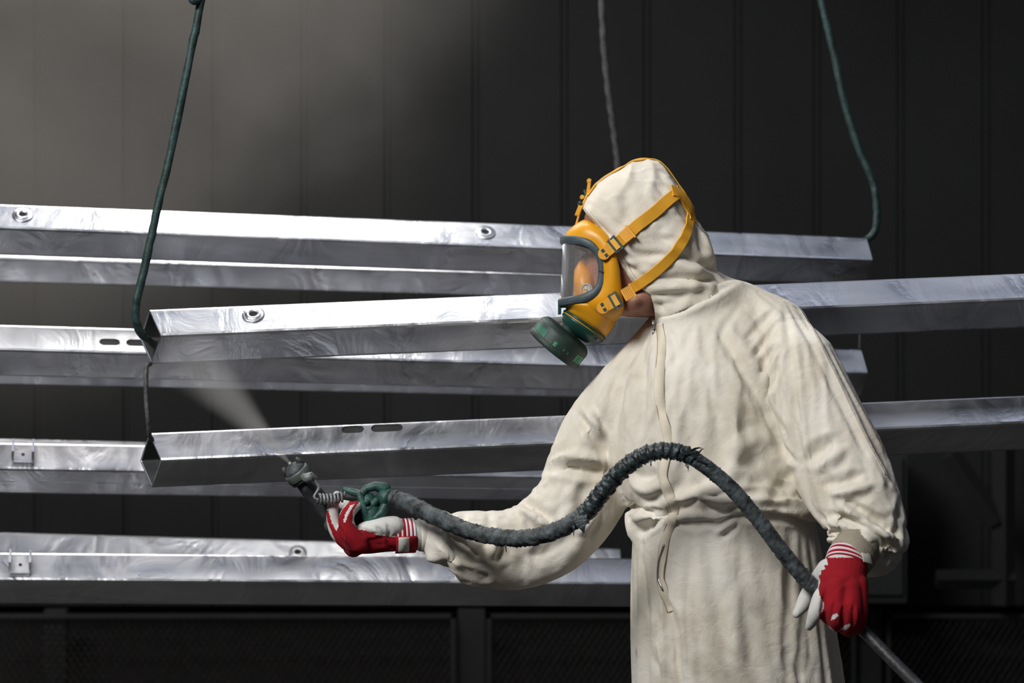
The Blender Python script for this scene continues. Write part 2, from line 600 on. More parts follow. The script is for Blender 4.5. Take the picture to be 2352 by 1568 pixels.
def visor_material():
    m = bpy.data.materials.new('clear_visor')
    m.use_nodes = True
    nt = m.node_tree
    nt.nodes.clear()
    out = nn(nt, 'ShaderNodeOutputMaterial')
    tr = nn(nt, 'ShaderNodeBsdfTransparent')
    tr.inputs[0].default_value = (0.97, 0.96, 0.95, 1)
    gl = nn(nt, 'ShaderNodeBsdfGlossy')
    gl.inputs['Roughness'].default_value = 0.12
    df = nn(nt, 'ShaderNodeBsdfDiffuse')
    df.inputs['Color'].default_value = (0.85, 0.82, 0.79, 1)
    fr = nn(nt, 'ShaderNodeFresnel')
    fr.inputs['IOR'].default_value = 1.45
    m1 = nn(nt, 'ShaderNodeMixShader')
    nt.links.new(fr.outputs[0], m1.inputs[0])
    nt.links.new(tr.outputs[0], m1.inputs[1])
    nt.links.new(gl.outputs[0], m1.inputs[2])
    n = nn(nt, 'ShaderNodeTexNoise')
    n.inputs['Scale'].default_value = 20
    mr = nn(nt, 'ShaderNodeMapRange')
    mr.inputs['To Min'].default_value = 0.05
    mr.inputs['To Max'].default_value = 0.16
    nt.links.new(n.outputs['Fac'], mr.inputs['Value'])
    m2 = nn(nt, 'ShaderNodeMixShader')
    nt.links.new(mr.outputs['Result'], m2.inputs[0])
    nt.links.new(m1.outputs[0], m2.inputs[1])
    nt.links.new(df.outputs[0], m2.inputs[2])
    nt.links.new(m2.outputs[0], out.inputs['Surface'])
    return m
M['visor'] = visor_material()

# ------------------------------------------------------------------ the booth
WY = 8.2
struct(obj('floor', *box((0, 4.0, -0.05), 9.0, 12.0, 0.1), M['floor'], smooth=False))
struct(obj('ceiling', *box((0, 6.7, 3.65), 7.0, 4.2, 0.1), M['ceiling'], smooth=False))
zt = ZC - (1392 - HOR) / F * WY          # lower end of the wall sheets
wall = struct(obj('wall_back', *box((0, WY + 0.16, 1.8), 7.0, 0.1, 3.6), M['black'], smooth=False))
seams = [485 - 205 * k for k in range(5, 0, -1)] + [485, 690, 882, 1085, 1290, 1480, 1690, 1872, 2065, 2262, 2450, 2650, 2850, 3050, 3250]
for a, b_ in zip(seams[:-1], seams[1:]):
    xa, xb = (a - 1176) / F * WY, (b_ - 1176) / F * WY
    off = random.uniform(-0.004, 0.004)
    V, Fc = box(((xa + xb) / 2, WY + 0.06 + off, (zt + 3.6) / 2), xb - xa - 0.004, 0.05, 3.6 - zt)
    # a folded lip along the left edge of each sheet
    V2, F2 = box((xa + 0.010, WY + 0.034 + off, (zt + 3.6) / 2), 0.012, 0.008, 3.6 - zt)
    obj('wall_panel', *join([(V, Fc), (V2, F2)]), M['wall'], wall, smooth=False)
# steel posts of the lower wall
for px, wpx in ((1082, 62), (2000, 60), (120, 50), (-700, 60), (3000, 60)):
    x = (px - 1176) / F * 8.0
    obj('post', *box((x, 8.08, zt / 2), wpx / F * 8.0, 0.06, zt), M['post'], wall, smooth=False)

# expanded metal guards along the foot of the wall
def mesh_guard(x0, x1, z0, z1, y, label):
    root = empty('mesh_guard', Vector(((x0 + x1) / 2, y, 0)))
    tag(root, label, 'mesh guard')
    t = 0.014
    fr = [box((x0 + t / 2, y, (z0 + z1) / 2), t, 0.02, z1 - z0), box((x1 - t / 2, y, (z0 + z1) / 2), t, 0.02, z1 - z0),
          box(((x0 + x1) / 2, y, z0 + t / 2), x1 - x0, 0.02, t), box(((x0 + x1) / 2, y, z1 - t / 2), x1 - x0, 0.02, t)]
    obj('frame', *join(fr), M['post'], root, smooth=False)
    pw, ph = 0.022, 0.034
    V, Fc = [], []
    nx, nz = int((x1 - x0) / pw), int((z1 - z0) / ph)
    for j in range(nz * 2 + 1):
        zz = z0 + j * ph / 2
        for i in range(nx * 2):
            up = (i + j) % 2 == 0
            xa, xb = x0 + i * pw / 2, x0 + (i + 1) * pw / 2
            za, zb = (zz, zz + ph / 2) if up else (zz + ph / 2, zz)
            if max(za, zb) > z1 or xb > x1:
                continue
            k = len(V)
            h = 0.0032
            V += [(xa, y - 0.003, za - h), (xb, y - 0.003, zb - h), (xb, y + 0.003, zb + h), (xa, y + 0.003, za + h)]
            Fc.append((k, k + 1, k + 2, k + 3))
    if True:
        o = obj('expanded_mesh', V, Fc, M['mesh'], root, smooth=False)
        o['kind'] = 'stuff'
gx = lambda px: (px - 1176) / F * 8.02
mesh_guard(gx(-60), gx(1046), 0.02, zt - 0.01, 8.02, 'dark expanded metal guard low on the wall left of the post')
mesh_guard(gx(1118), gx(1965), 0.02, zt - 0.01, 8.02, 'dark expanded metal guard low behind the worker')
mesh_guard(gx(2035), gx(2900), 0.02, zt - 0.01, 8.02, 'dark expanded metal guard in the lower right corner')
# cabinet and angled brace on the right, low in the dark
cab = empty('wall_cabinet', Vector((gx(1950), 7.9, 0)))
tag(cab, 'dark grey steel cabinet on the wall behind the hanging hose hand', 'cabinet')
x0, x1 = (1790 - 1176) / F * 7.8, (2085 - 1176) / F * 7.8
zb_, zt_ = ZC - (1385 - HOR) / F * 7.8, ZC - (1030 - HOR) / F * 7.8
obj('body', *box(((x0 + x1) / 2, 7.97, (zb_ + zt_) / 2), x1 - x0, 0.3, zt_ - zb_), M['post'], cab, smooth=False)
obj('door', *box(((x0 + x1) / 2 + 0.01, 7.81, (zb_ + zt_) / 2), x1 - x0 - 0.05, 0.012, zt_ - zb_ - 0.05), M['post'], cab, smooth=False)
br = empty('steel_brace', Vector(((2230 - 1176) / F * 7.9, 7.95, 0)))
tag(br, 'dark angled steel brace standing at the right edge of the wall', 'brace')
def bar(p0, p1, r, mat, parent, name):
    V, Fc = tube([p0, p1], r, 4)
    return obj(name, V, Fc, mat, parent, smooth=False)
bar(P(2180, 1042, 7.95), P(2290, 1200, 7.95), 0.035, M['wall'], br, 'diagonal_bar')
bar(P(2305, 1000, 7.95), P(2305, 1390, 7.95), 0.035, M['wall'], br, 'upright_bar')
bar(P(2150, 1330, 7.95), P(2330, 1330, 7.95), 0.03, M['wall'], br, 'cross_bar')

# ------------------------------------------------------------------ steel tubes
HD = 0.0565           # half diagonal of the square tube
def steel_tube(l, r, label, group, miter=0.0, slots=(), nuts=(), rot=0.0, seam=False):
    """l, r = (px, py of the axis, depth) of both ends; hollow square tube hanging on its edge"""
    A, B_ = P(*l), P(*r)
    ax = (B_ - A).normalized()
    L = (B_ - A).length
    fwd = Vector((0, -1, 0))
    fwd = (fwd - ax * fwd.dot(ax)).normalized()
    up = ax.cross(fwd)
    if up.z < 0:
        up = -up
    root = empty('steel_tube', A)
    tag(root, label, 'steel tube', group)
    def ring(p, hd, mit):
        rc = 0.006 if hd > HD - 0.001 else 0.004
        dirs = [up, fwd, -up, -fwd]
        out = []
        for i in range(4):
            c, pr, nx_ = dirs[i] * hd, dirs[i - 1] * hd, dirs[(i + 1) % 4] * hd
            for v in (c + (pr - c).normalized() * rc, c - c.normalized() * rc * 0.30, c + (nx_ - c).normalized() * rc):
                out.append(p + v + ax * (v.dot(fwd) * mit))
        return out
    ns = 3
    pts = [A + (B_ - A) * (i / ns) for i in range(ns + 1)]
    outer = [ring(p, HD, miter if i == 0 else 0) for i, p in enumerate(pts)]
    inner = [ring(p, HD - 0.0048, miter if i == 0 else 0) for i, p in enumerate(pts)]
    n = 12
    V = [v for r_ in outer + inner for v in r_]
    Fc = []
    m = len(pts)
    for i in range(m - 1):
        for k in range(n):
            k2 = (k + 1) % n
            Fc.append((i * n + k, i * n + k2, (i + 1) * n + k2, (i + 1) * n + k))
            q = m * n
            Fc.append((q + i * n + k, q + (i + 1) * n + k, q + (i + 1) * n + k2, q + i * n + k2))
    for i in (0, m - 1):
        for k in range(n):
            k2 = (k + 1) % n
            Fc.append((i * n + k, m * n + i * n + k, m * n + i * n + k2, i * n + k2))
    V, Fc = fix_normals(V, Fc)
    # work in the tube's own frame (x along it)
    Rm = Matrix((ax, -fwd, up)).transposed()
    Ri = Rm.transposed()
    V = [Ri @ (v - A) for v in V]
    def face_pt(px, f_up):
        """point on the upper front face at pixel column px, f_up 0 = front edge, 1 = top edge"""
        lo, hi = 0.0, L
        for _ in range(40):
            mid = (lo + hi) / 2
            w_ = A + ax * mid + fwd * HD * (1 - f_up) + up * HD * f_up
            q = proj(np.array([w_]))[0][0]
            if q < px:
                lo = mid
            else:
                hi = mid
        return lo
    nrm = Vector((0, -1, 1)).normalized()
    tng = Vector((0, 1, 1)).normalized()
    cuts = []
    for (pa, pb, f) in slots:
        xa, xb = face_pt(pa, f), face_pt(pb, f)
        c = Vector((0, -HD * (1 - f), HD * f))
        hw = 0.0105
        prof = []
        for k in range(9):
            a = math.pi / 2 + math.pi * k / 8
            prof.append((xa + hw + hw * math.cos(a), hw * math.sin(a)))
        for k in range(9):
            a = -math.pi / 2 + math.pi * k / 8
            prof.append((xb - hw + hw * math.cos(a), hw * math.sin(a)))
        CV = [Vector((x, 0, 0)) + c + tng * t_ + nrm * s for s in (-0.02, 0.02) for x, t_ in prof]
        k_ = len(prof)
        CF = [tuple(range(k_))[::-1], tuple(range(k_, 2 * k_))] + [(i, (i + 1) % k_, k_ + (i + 1) % k_, k_ + i) for i in range(k_)]
        cuts.append(fix_normals(CV, CF))
    if cuts:
        bm_o = bpy.data.objects.new('cut', bpy.data.meshes.new('cut'))
        cv, cf = join(cuts)
        bm_o.data.from_pydata([tuple(v) for v in cv], [], cf)
        C.objects.link(bm_o)
        co, fo = evaluate(V, Fc, [('BOOLEAN', dict(operation='DIFFERENCE', object=bm_o, solver='EXACT'))])
        bpy.data.objects.remove(bm_o)
        V, Fc = [Vector(v) for v in co], fo
    o = obj('tube_body', V, Fc, M['steel'], None, smooth=False)
    o.parent = root
    root.rotation_euler = Rm.to_euler()
    li = [ring(p, HD - 0.0052, miter if i == 0 else 0) for i, p in enumerate((A, B_))]  # added dark liner that paints the shade inside the tube
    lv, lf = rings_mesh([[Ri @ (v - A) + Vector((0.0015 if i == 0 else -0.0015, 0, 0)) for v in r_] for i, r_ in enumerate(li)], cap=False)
    ln_ = obj('tube_shade_liner', lv, lf, M['shade_in'], None, smooth=False)
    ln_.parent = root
    for (px, f) in nuts:
        x = face_pt(px, f)
        c = Vector((x, -HD * (1 - f), HD * f))
        prof = [(0.0230, 0.0004), (0.0225, 0.0022), (0.0190, 0.0027), (0.0165, 0.0029), (0.0150, 0.0042), (0.0125, 0.0046),
                (0.0095, 0.0044), (0.0080, 0.0034), (0.0080, 0.0006)]
        VV, FF = [], []
        sg = 28
        for (r_, h) in prof:
            for k in range(sg):
                a = 2 * math.pi * k / sg
                VV.append(c + Vector((1, 0, 0)) * r_ * math.cos(a) + tng * r_ * math.sin(a) + nrm * h)
        for i in range(len(prof) - 1):
            for k in range(sg):
                k2 = (k + 1) % sg
                FF.append((i * sg + k, i * sg + k2, (i + 1) * sg + k2, (i + 1) * sg + k))
        nb = obj('rivet_nut', VV, FF, M['steel'])
        nb.parent = root
        nb['label'] = 'round welded rivet nut'
        hb = obj('bore', [c + Vector((1, 0, 0)) * 0.0082 * math.cos(2 * math.pi * k / 20) + tng * 0.0082 * math.sin(2 * math.pi * k / 20) + nrm * 0.0012 for k in range(20)],
                 [tuple(range(20))], M['hole'])
        hb.parent = nb
    if seam:
        # the long weld seam on the lower front face
        n2_ = Vector((0, -1, -1)).normalized()
        c = Vector((0, -HD / 2, -HD / 2)) + n2_ * 0.0004
        V_, F_ = box(c + Vector((L / 2, 0, 0)), L, 0.0014, 0.0014)
        sb = obj('weld_seam', V_, F_, M['steel'], None, smooth=False)
        sb.parent = root
    return root, A, ax, fwd, up, Rm

gA, gB, gC = 'tubes hanging in the front row', 'tubes hanging in the middle row', 'tubes hanging in the back row'
steel_tube((346, 774, 5.28), (2760, 673, 5.33), 'upper front steel tube with open left end hooked by the green rod', gA, 0.50, nuts=((582, 0.62),))
steel_tube((346, 1057, 5.28), (2760, 953, 5.33), 'lower front steel tube with two slots, being sprayed', gA, 0.50, slots=((785, 836, 0.80), (852, 925, 0.80)))
steel_tube((-420, 512, 5.66), (1988, 600, 6.02), 'topmost steel tube of the middle row with bright glare and two nuts', gB, nuts=((52, 0.55), (1115, 0.55)))
steel_tube((-420, 793, 5.62), (1976, 857, 6.02), 'second steel tube of the middle row, just behind the open front tube end', gB, slots=((228, 276, 0.42), (290, 340, 0.42)))
tB3 = steel_tube((-420, 1068, 5.65), (1820, 1103, 6.02), 'third steel tube of the middle row, level with the lower front tube', gB, seam=True)
tB4 = steel_tube((-420, 1324, 5.65), (1800, 1340, 5.98), 'lowest steel tube of the middle row, under the gloved gun hand', gB)
steel_tube((-420, 584, 6.5), (1500, 640, 6.6), 'topmost steel tube of the back row, peeping out under the glaring tube', gC)
steel_tube((-420, 822, 6.5), (1500, 866, 6.6), 'second steel tube of the back row, a thin strip beneath another tube', gC)
steel_tube((-420, 1049, 6.5), (1440, 1090, 6.6), 'third steel tube of the back row, its top edge just showing', gC)
steel_tube((-420, 1263, 6.5), (1422, 1309, 6.6), 'lowest steel tube of the back row, its top face above another tube', gC, nuts=((684, 0.45),))

# welded U brackets near the left edge of two tubes
def bracket(t, px, parent_name):
    root, A, ax, fwd, up, Rm = t
    # position along the tube
    x = ((px - 1176) / F * 5.7 - A.x) / ax.x
    nrm = Vector((0, -1, 1)).normalized()
    tng = Vector((0, 1, 1)).normalized()
    c = Vector((x, -HD / 2, HD / 2))
    def part(u0, u1, t0, t1, h0, h1):
        V = []
        for u in (u0, u1):
            for t_ in (t0, t1):
                for h in (h0, h1):
                    V.append(c + Vector((u, 0, 0)) + tng * t_ + nrm * h)
        return V, [(0, 1, 3, 2), (4, 6, 7, 5), (0, 4, 5, 1), (2, 3, 7, 6), (0, 2, 6, 4), (1, 5, 7, 3)]
    def cheek(u0, u1):
        prof = [(-0.026, 0.0), (0.026, 0.0), (0.030, 0.022), (0.018, 0.034), (-0.016, 0.030), (-0.026, 0.016)]
        V = [c + Vector((u, 0, 0)) + tng * t_ + nrm * h for u in (u0, u1) for t_, h in prof]
        k = len(prof)
        return fix_normals(V, [tuple(range(k)), tuple(range(k, 2 * k))] + [(i, (i + 1) % k, k + (i + 1) % k, k + i) for i in range(k)])
    b = obj('bracket', *join([part(-0.021, 0.021, -0.026, 0.026, 0, 0.004), cheek(-0.024, -0.019), cheek(0.019, 0.024)]), M['steel'], None, smooth=False)
    b.parent = root
    b['label'] = 'welded U-shaped steel bracket'
    h = obj('bolt_hole', [c + Vector((0.004 * math.cos(a), 0, 0)) + tng * 0.004 * math.sin(a) + nrm * 0.0045 for a in [2 * math.pi * k / 12 for k in range(12)]], [tuple(range(12))], M['hole'])
    h.parent = b
    f = obj('lip', *part(-0.021, 0.021, -0.030, -0.026, 0.0, 0.010), M['steel'], None, smooth=False)
    f.parent = b
bracket(tB3, 48, 'b')
bracket(tB4, 44, 'b')

# ------------------------------------------------------------------ hanging rods and ropes
def rope(name, pts, rpx, mat, label, cat, lump=0.12, seg=12, group=None, twist=0):
    path = catmull(pts, 14)
    p3 = [P(*p[:3]) for p in path]
    r = rpx / F * pts[0][2]
    V, Fc = tube(p3, r, seg, rfun=lambda i, a: 1 + lump * noise.noise(Vector((i * 0.22, math.cos(a), math.sin(a)))) + (0.16 * math.sin(2 * a + i * twist) if twist else 0))
    o = obj(name, V, Fc, mat)
    tag(o, label, cat, group)
    return o
rope('hanger_rod', [(560, -560, 5.22), (462, 0, 5.22), (440, 110, 5.22), (396, 330, 5.22), (362, 475, 5.22), (344, 560, 5.22), (325, 645, 5.22), (312, 705, 5.22), (316, 748, 5.23), (333, 775, 5.25), (352, 790, 5.29), (372, 796, 5.31)],
     9.5, M['green_rod'], 'green painted hanger rod hooked into the upper front tube', 'hanger rod', 0.22)
rope('hanger_rod', [(1800, -380, 6.05), (1886, 0, 6.05), (1912, 110, 6.05), (1942, 245, 6.05), (1972, 340, 6.05), (2000, 405, 6.05), (2010, 440, 6.05), (2014, 490, 6.05), (2010, 528, 6.05), (1994, 548, 6.05), (1970, 556, 6.03)],
     8.5, M['green_rod'], 'dark green hanger rod holding the far right tube end', 'hanger rod', 0.15)
rope('wire_rope', [(1368, -330, 6.6), (1382, 0, 6.6), (1388, 120, 6.6), (1400, 230, 6.6), (1412, 320, 6.6), (1420, 400, 6.6), (1424, 590, 6.6)],
     7.5, M['grey_rope_dark'], 'thin grey twisted wire rope hanging behind the hooded head', 'wire rope', 0.1, 10, None, 1.1)
rope('hanger_wire', [(345, 835, 5.28), (337, 842, 5.24), (335, 870, 5.23), (336, 920, 5.23), (340, 965, 5.23), (344, 1000, 5.25), (352, 1012, 5.28)],
     5.5, M['grey_rope'], 'thin grey wire between the two front tube ends', 'hanger wire', 0.15, 8)
rope('hanger_wire', [(1974, 640, 6.02), (1976, 720, 6.02), (1975, 802, 6.02)],
     3.2, M['grey_rope_dark'], 'thin dark wire between the far right tube ends', 'hanger wire', 0.1, 8)
rope('hook_end', [(428, -40, 5.20), (436, -12, 5.20), (443, 3, 5.20), (452, 2, 5.21), (462, -8, 5.22)],
     8, M['green_rod'], 'dark hook tip beside the green rod at the top edge', 'hook', 0.1, 10)

# ------------------------------------------------------------------ worker
person = empty('person', Vector((0.45, 5.0, 0)))
tag(person, 'worker in cream hooded coverall, holding the spray gun at arm\'s length', 'person')
def R(rpx, d):
    return rpx / F * d
def limb(pts, n=6, seg=24, round_ends=True):
    path = catmull(pts, n)
    return tube([P(p[0], p[1], p[2]) for p in path], [R(p[3], p[2]) for p in path], seg, round_ends=round_ends)

# --- coverall
torso_px = [(672, 1600, 1740, 5.03, .055), (705, 1545, 1800, 5.03, .09), (745, 1505, 1850, 5.02, .12), (800, 1462, 1870, 5.01, .145),
            (870, 1405, 1880, 5.00, .162), (950, 1388, 1880, 4.995, .17), (1030, 1402, 1880, 4.99, .172), (1100, 1432, 1888, 4.99, .172),
            (1150, 1450, 1893, 4.99, .172), (1182, 1443, 1892, 4.99, .168), (1206, 1450, 1868, 4.99, .155), (1235, 1455, 1880, 4.99, .160),
            (1300, 1447, 1898, 4.99, .166), (1380, 1441, 1912, 4.99, .172), (1460, 1450, 1926, 4.99, .174), (1568, 1462, 1943, 4.99, .172), (1640, 1468, 1948, 4.99, .165), (1700, 1470, 1945, 4.99, .15)]
tp = catmull(torso_px, 5)
torso = rings_mesh([slice_ring(*r, n=64, e=2.25) for r in tp])
larm_px = [(1770, 765, 4.98, 100), (1838, 860, 4.90, 106), (1893, 960, 4.86, 104), (1945, 1060, 4.83, 104), (1984, 1145, 4.80, 94), (1996, 1210, 4.79, 92), (2002, 1250, 4.80, 78)]
rarm_px = [(1480, 880, 5.02, 92), (1412, 945, 5.02, 100), (1356, 1035, 5.01, 100), (1326, 1115, 5.0, 93), (1272, 1188, 4.99, 87), (1192, 1232, 4.98, 80), (1115, 1238, 4.97, 78), (1060, 1238, 4.97, 74), (1026, 1234, 4.97, 66)]
clav = [(1428, 895, 5.01, 80), (1515, 818, 5.02, 85), (1610, 755, 5.03, 92), (1700, 742, 5.02, 96), (1780, 765, 4.99, 98)]
neck = [(1640, 740, 5.03, 85), (1622, 690, 5.03, 75)]
legR = [(1580, 1600, 5.02, 115), (1560, 1850, 5.03, 92), (1545, 2100, 5.05, 80), (1540, 2290, 5.06, 72)]
legL = [(1830, 1600, 4.97, 118), (1860, 1850, 4.95, 95), (1880, 2100, 4.96, 80), (1890, 2290, 4.97, 72)]
extra = [
    [(1512, 740, 4.965, 12), (1535, 730, 4.945, 24), (1580, 712, 4.935, 30), (1640, 688, 4.945, 34), (1690, 668, 4.975, 30)],
    [(1512, 740, 5.045, 12), (1535, 730, 5.065, 24), (1580, 712, 5.075, 30), (1640, 688, 5.065, 34), (1690, 668, 5.035, 30)],
    [(1450, 1180, 4.96, 16), (1452, 1215, 4.95, 20), (1462, 1238, 4.95, 14)],            # pinched pouch at the left of the waist
    [(1075, 1285, 4.95, 40), (1096, 1310, 4.95, 22)],                                   # sagging sleeve point
    [(2030, 1240, 4.80, 52), (2056, 1284, 4.80, 28)],                                   # sleeve bag at the hanging wrist
    [(2015, 1270, 4.81, 44), (2025, 1300, 4.81, 22)],
    [(1905, 1222, 4.765, 20), (1940, 1228, 4.755, 20), (1985, 1240, 4.745, 20)],
    [(1290, 1020, 5.0, 26), (1262, 1098, 5.0, 24)],
    [(1200, 1180, 4.98, 34), (1240, 1140, 4.98, 34)],
    [(1060, 1205, 4.97, 34), (1015, 1190, 4.97, 20)],
    [(1050, 1265, 4.945, 30), (1008, 1276, 4.94, 24), (990, 1284, 4.94, 16)],
]
sleeve_extra = [e_ for e_ in extra if e_[0][0] > 1900]
body_extra = [e_ for e_ in extra if e_[0][0] <= 1900]
def drape(parts, voxel, frames_n, grow, inset, pin_fun, shrink_fun):
    """let a cloth shell hang and crease over the body it was built around"""
    co, fc = union(parts, voxel, 6)
    vn = normals(co, fc)
    inner = relax(co - vn * inset, fc, 4, 0.5)
    def mk(name, c):
        me = bpy.data.meshes.new(name)
        me.from_pydata([tuple(v) for v in c], [], fc)
        me.update()
        o = bpy.data.objects.new(name, me)
        C.objects.link(o)
        return o
    bo = mk('drape_body', inner)
    cm = bo.modifiers.new('collision', 'COLLISION')
    bo.collision.thickness_outer = 0.002
    bo.collision.thickness_inner = 0.02
    bo.collision.cloth_friction = 12
    cl = mk('drape_cloth', co)
    px = proj(co)
    pin = pin_fun(px)
    g = cl.vertex_groups.new(name='pin')
    for i in np.where(pin > 0)[0]:
        g.add([int(i)], float(pin[i]), 'REPLACE')
    shr = shrink_fun(px)
    g2 = cl.vertex_groups.new(name='slack')
    for i in range(len(co)):
        g2.add([i], float(shr[i]), 'REPLACE')
    m = cl.modifiers.new('cloth', 'CLOTH')
    st_ = m.settings
    st_.quality = 5
    st_.mass = 0.25
    st_.tension_stiffness = 25
    st_.compression_stiffness = 25
    st_.shear_stiffness = 12
    st_.bending_stiffness = 0.35
    st_.tension_damping = 8
    st_.compression_damping = 8
    st_.shear_damping = 8
    st_.bending_damping = 0.5
    st_.air_damping = 2.0
    st_.vertex_group_mass = 'pin'
    st_.pin_stiffness = 20
    st_.shrink_min = -grow
    st_.shrink_max = 0.0
    st_.vertex_group_shrink = 'slack'
    st_.effector_weights.gravity = 0.6
    m.collision_settings.use_collision = True
    m.collision_settings.collision_quality = 2
    m.collision_settings.distance_min = 0.002
    m.point_cache.frame_start = 1
    m.point_cache.frame_end = frames_n
    for f in range(1, frames_n + 1):
        sc.frame_set(f)
    dg = bpy.context.evaluated_depsgraph_get()
    ev = cl.evaluated_get(dg)
    m2 = ev.to_mesh()
    out = np.empty(len(m2.vertices) * 3)
    m2.vertices.foreach_get('co', out)
    out = out.reshape(-1, 3).copy()
    ev.to_mesh_clear()
    sc.frame_set(1)
    for o in (cl, bo):
        me = o.data
        bpy.data.objects.remove(o)
        bpy.data.meshes.remove(me)
    return out, fc

def pin_suit(px):
    pin = np.zeros(len(px))
    # collar, cuff and trouser ends are held, and the waist elastic
    pin[(px[:, 1] < 735) & (px[:, 0] > 1490) & (px[:, 0] < 1720)] = 1.0
    pin[px[:, 0] < 1018] = 1.0
    pin[px[:, 1] > 1800] = 1.0
    wl = np.interp(px[:, 0], [1440, 1500, 1660, 1760, 1880], [1222, 1212, 1196, 1188, 1206])
    pin[(np.abs(px[:, 1] - wl) < 9) & (px[:, 0] > 1440) & (px[:, 0] < 1885)] = 1.0
    return pin
def slack_suit(px):
    # 0 = full extra cloth, 1 = none
    return np.clip(np.interp(px[:, 1], [650, 760, 950, 1150, 1230, 1320, 1800], [0.9, 0.5, 0.25, 0.0, 0.45, 0.6, 0.8]) - 0.5 * (px[:, 0] < 1400), 0, 1)
def pin_sleeve(px):
    pin = np.zeros(len(px))
    pin[px[:, 1] < 790] = 1.0
    pin[(px[:, 1] > 1262) & (px[:, 0] < 2040)] = 1.0
    return pin
def slack_sleeve(px):
    return np.interp(px[:, 1], [700, 850, 1050, 1250, 1300], [0.7, 0.4, 0.1, 0.0, 0.5])
upper_arm = [(1770, 765, 4.985, 100), (1832, 855, 4.93, 98), (1868, 925, 4.925, 84)]
sleeve_px = [(1752, 752, 5.05, 62), (1786, 795, 4.975, 86), (1838, 866, 4.90, 105)] + larm_px[2:]
suit = drape([torso, limb(upper_arm), limb(rarm_px), limb(clav), limb(neck), limb(legR), limb(legL)] + [limb(e_) for e_ in body_extra], 0.0095, 26, 0.09, 0.015, pin_suit, slack_suit)
sleeve = drape([limb(sleeve_px)] + [limb(e_) for e_ in sleeve_extra], 0.0080, 26, 0.09, 0.014, pin_sleeve, slack_sleeve)
SUB = [('SUBSURF', dict(levels=1, render_levels=1))]
pieces = [evaluate([Vector(v) for v in p_[0]], p_[1], SUB) for p_ in (suit, sleeve)]
n0 = len(pieces[0][0])
co = np.vstack([pieces[0][0], pieces[1][0]])
fc = list(pieces[0][1]) + [tuple(i + n0 for i in f) for f in pieces[1][1]]
# sculpted folds (pixel strokes on the cloth surface: points, radius, height in mm)
S = []
def st(amp, r, *pts):
    S.append((pts, r, amp))
# raglan line between sleeve and chest
st(-7, 13, (1640, 742), (1688, 822), (1742, 912), (1798, 1030), (1838, 1068))
st(6, 16, (1672, 742), (1718, 815), (1772, 905), (1828, 1015))
st(-3, 24, (1700, 880), (1712, 940), (1700, 1000))
# shoulder fan folds
st(-5, 8, (1780, 708), (1745, 745), (1712, 782))
st(4, 8, (1795, 722), (1760, 765), (1722, 808))
st(-5, 8, (1785, 735), (1755, 785), (1722, 832))
st(-4, 7, (1779, 792), (1757, 830), (1738, 868))
st(4, 7, (1795, 800), (1770, 845), (1748, 890))
st(-5, 9, (1790, 832), (1775, 875), (1758, 925))
st(-3, 10, (1700, 700), (1660, 760), (1645, 830))
st(-4, 10, (1800, 690), (1812, 780), (1822, 900), (1845, 1000))
# outer sleeve seam ridges
st(3.5, 8, (1805, 662), (1880, 785), (1958, 945), (2036, 1095), (2072, 1140))
st(-3.5, 8, (1790, 668), (1866, 795), (1942, 952), (2018, 1100))
st(-3, 8, (1900, 745), (1965, 880), (2020, 1000))
# elbow and forearm folds of the hanging sleeve
st(-9, 16, (1925, 1000), (1880, 1035), (1845, 1062))
st(7, 14, (1950, 1022), (1905, 1060), (1868, 1085))
st(-8, 13, (1990, 1085), (1935, 1105), (1885, 1112))
st(8, 12, (2010, 1112), (1955, 1128), (1905, 1138))
st(-10, 12, (1932, 1138), (1985, 1180), (2035, 1208), (2072, 1226))
st(8, 11, (1915, 1150), (1965, 1182), (2020, 1220), (2060, 1240))
st(-10, 11, (1895, 1176), (1945, 1195), (2000, 1218), (2035, 1242))
st(8, 12, (1890, 1200), (1935, 1205), (1985, 1225), (2015, 1255))
st(-8, 10, (1890, 1228), (1925, 1222), (1965, 1232), (2000, 1262))
st(-7, 11, (2062, 1150), (2066, 1200), (2060, 1262))
st(-8, 10, (2035, 1235), (2040, 1270), (2028, 1300))
st(-6, 14, (2000, 1010), (2035, 1060), (2052, 1110))
st(5, 14, (1985, 1030), (2015, 1080), (2030, 1130))
# chest and belly drapes
st(-3, 24, (1772, 940), (1730, 975), (1695, 990))
st(3, 20, (1760, 985), (1715, 1020), (1660, 1030))
st(-3, 18, (1790, 1010), (1740, 1050), (1690, 1070))
st(-5, 16, (1830, 1075), (1800, 1110), (1770, 1160))
st(-5, 20, (1470, 790), (1480, 880), (1470, 960), (1475, 1030))
st(5, 18, (1500, 760), (1505, 860), (1500, 960))
st(-6, 16, (1440, 860), (1420, 930), (1405, 1000), (1412, 1080))
st(-8, 14, (1385, 950), (1392, 1040), (1412, 1110), (1440, 1165))
st(-5, 18, (1570, 930), (1590, 1010), (1640, 1080), (1690, 1150))
st(5, 16, (1600, 1090), (1640, 1130), (1690, 1165))
st(-7, 16, (1440, 1080), (1475, 1095), (1515, 1085))
st(7, 15, (1450, 1110), (1490, 1125), (1530, 1110))
st(-8, 12, (1598, 1150), (1638, 1168), (1678, 1186))
# waist gather
st(-11, 10, (1650, 1196), (1700, 1188), (1760, 1186), (1820, 1194), (1872, 1206))
st(-6, 10, (1545, 1204), (1600, 1202), (1660, 1196))
st(-10, 12, (1462, 1222), (1482, 1212), (1506, 1176))
st(5, 12, (1448, 1200), (1470, 1180), (1495, 1150))
st(-10, 9, (1478, 1222), (1505, 1200), (1528, 1186))
st(-6, 8, (1634, 1210), (1662, 1202), (1686, 1191))
st(-6, 8, (1650, 1240), (1680, 1215), (1702, 1195))
st(5, 8, (1640, 1225), (1670, 1207), (1694, 1194))
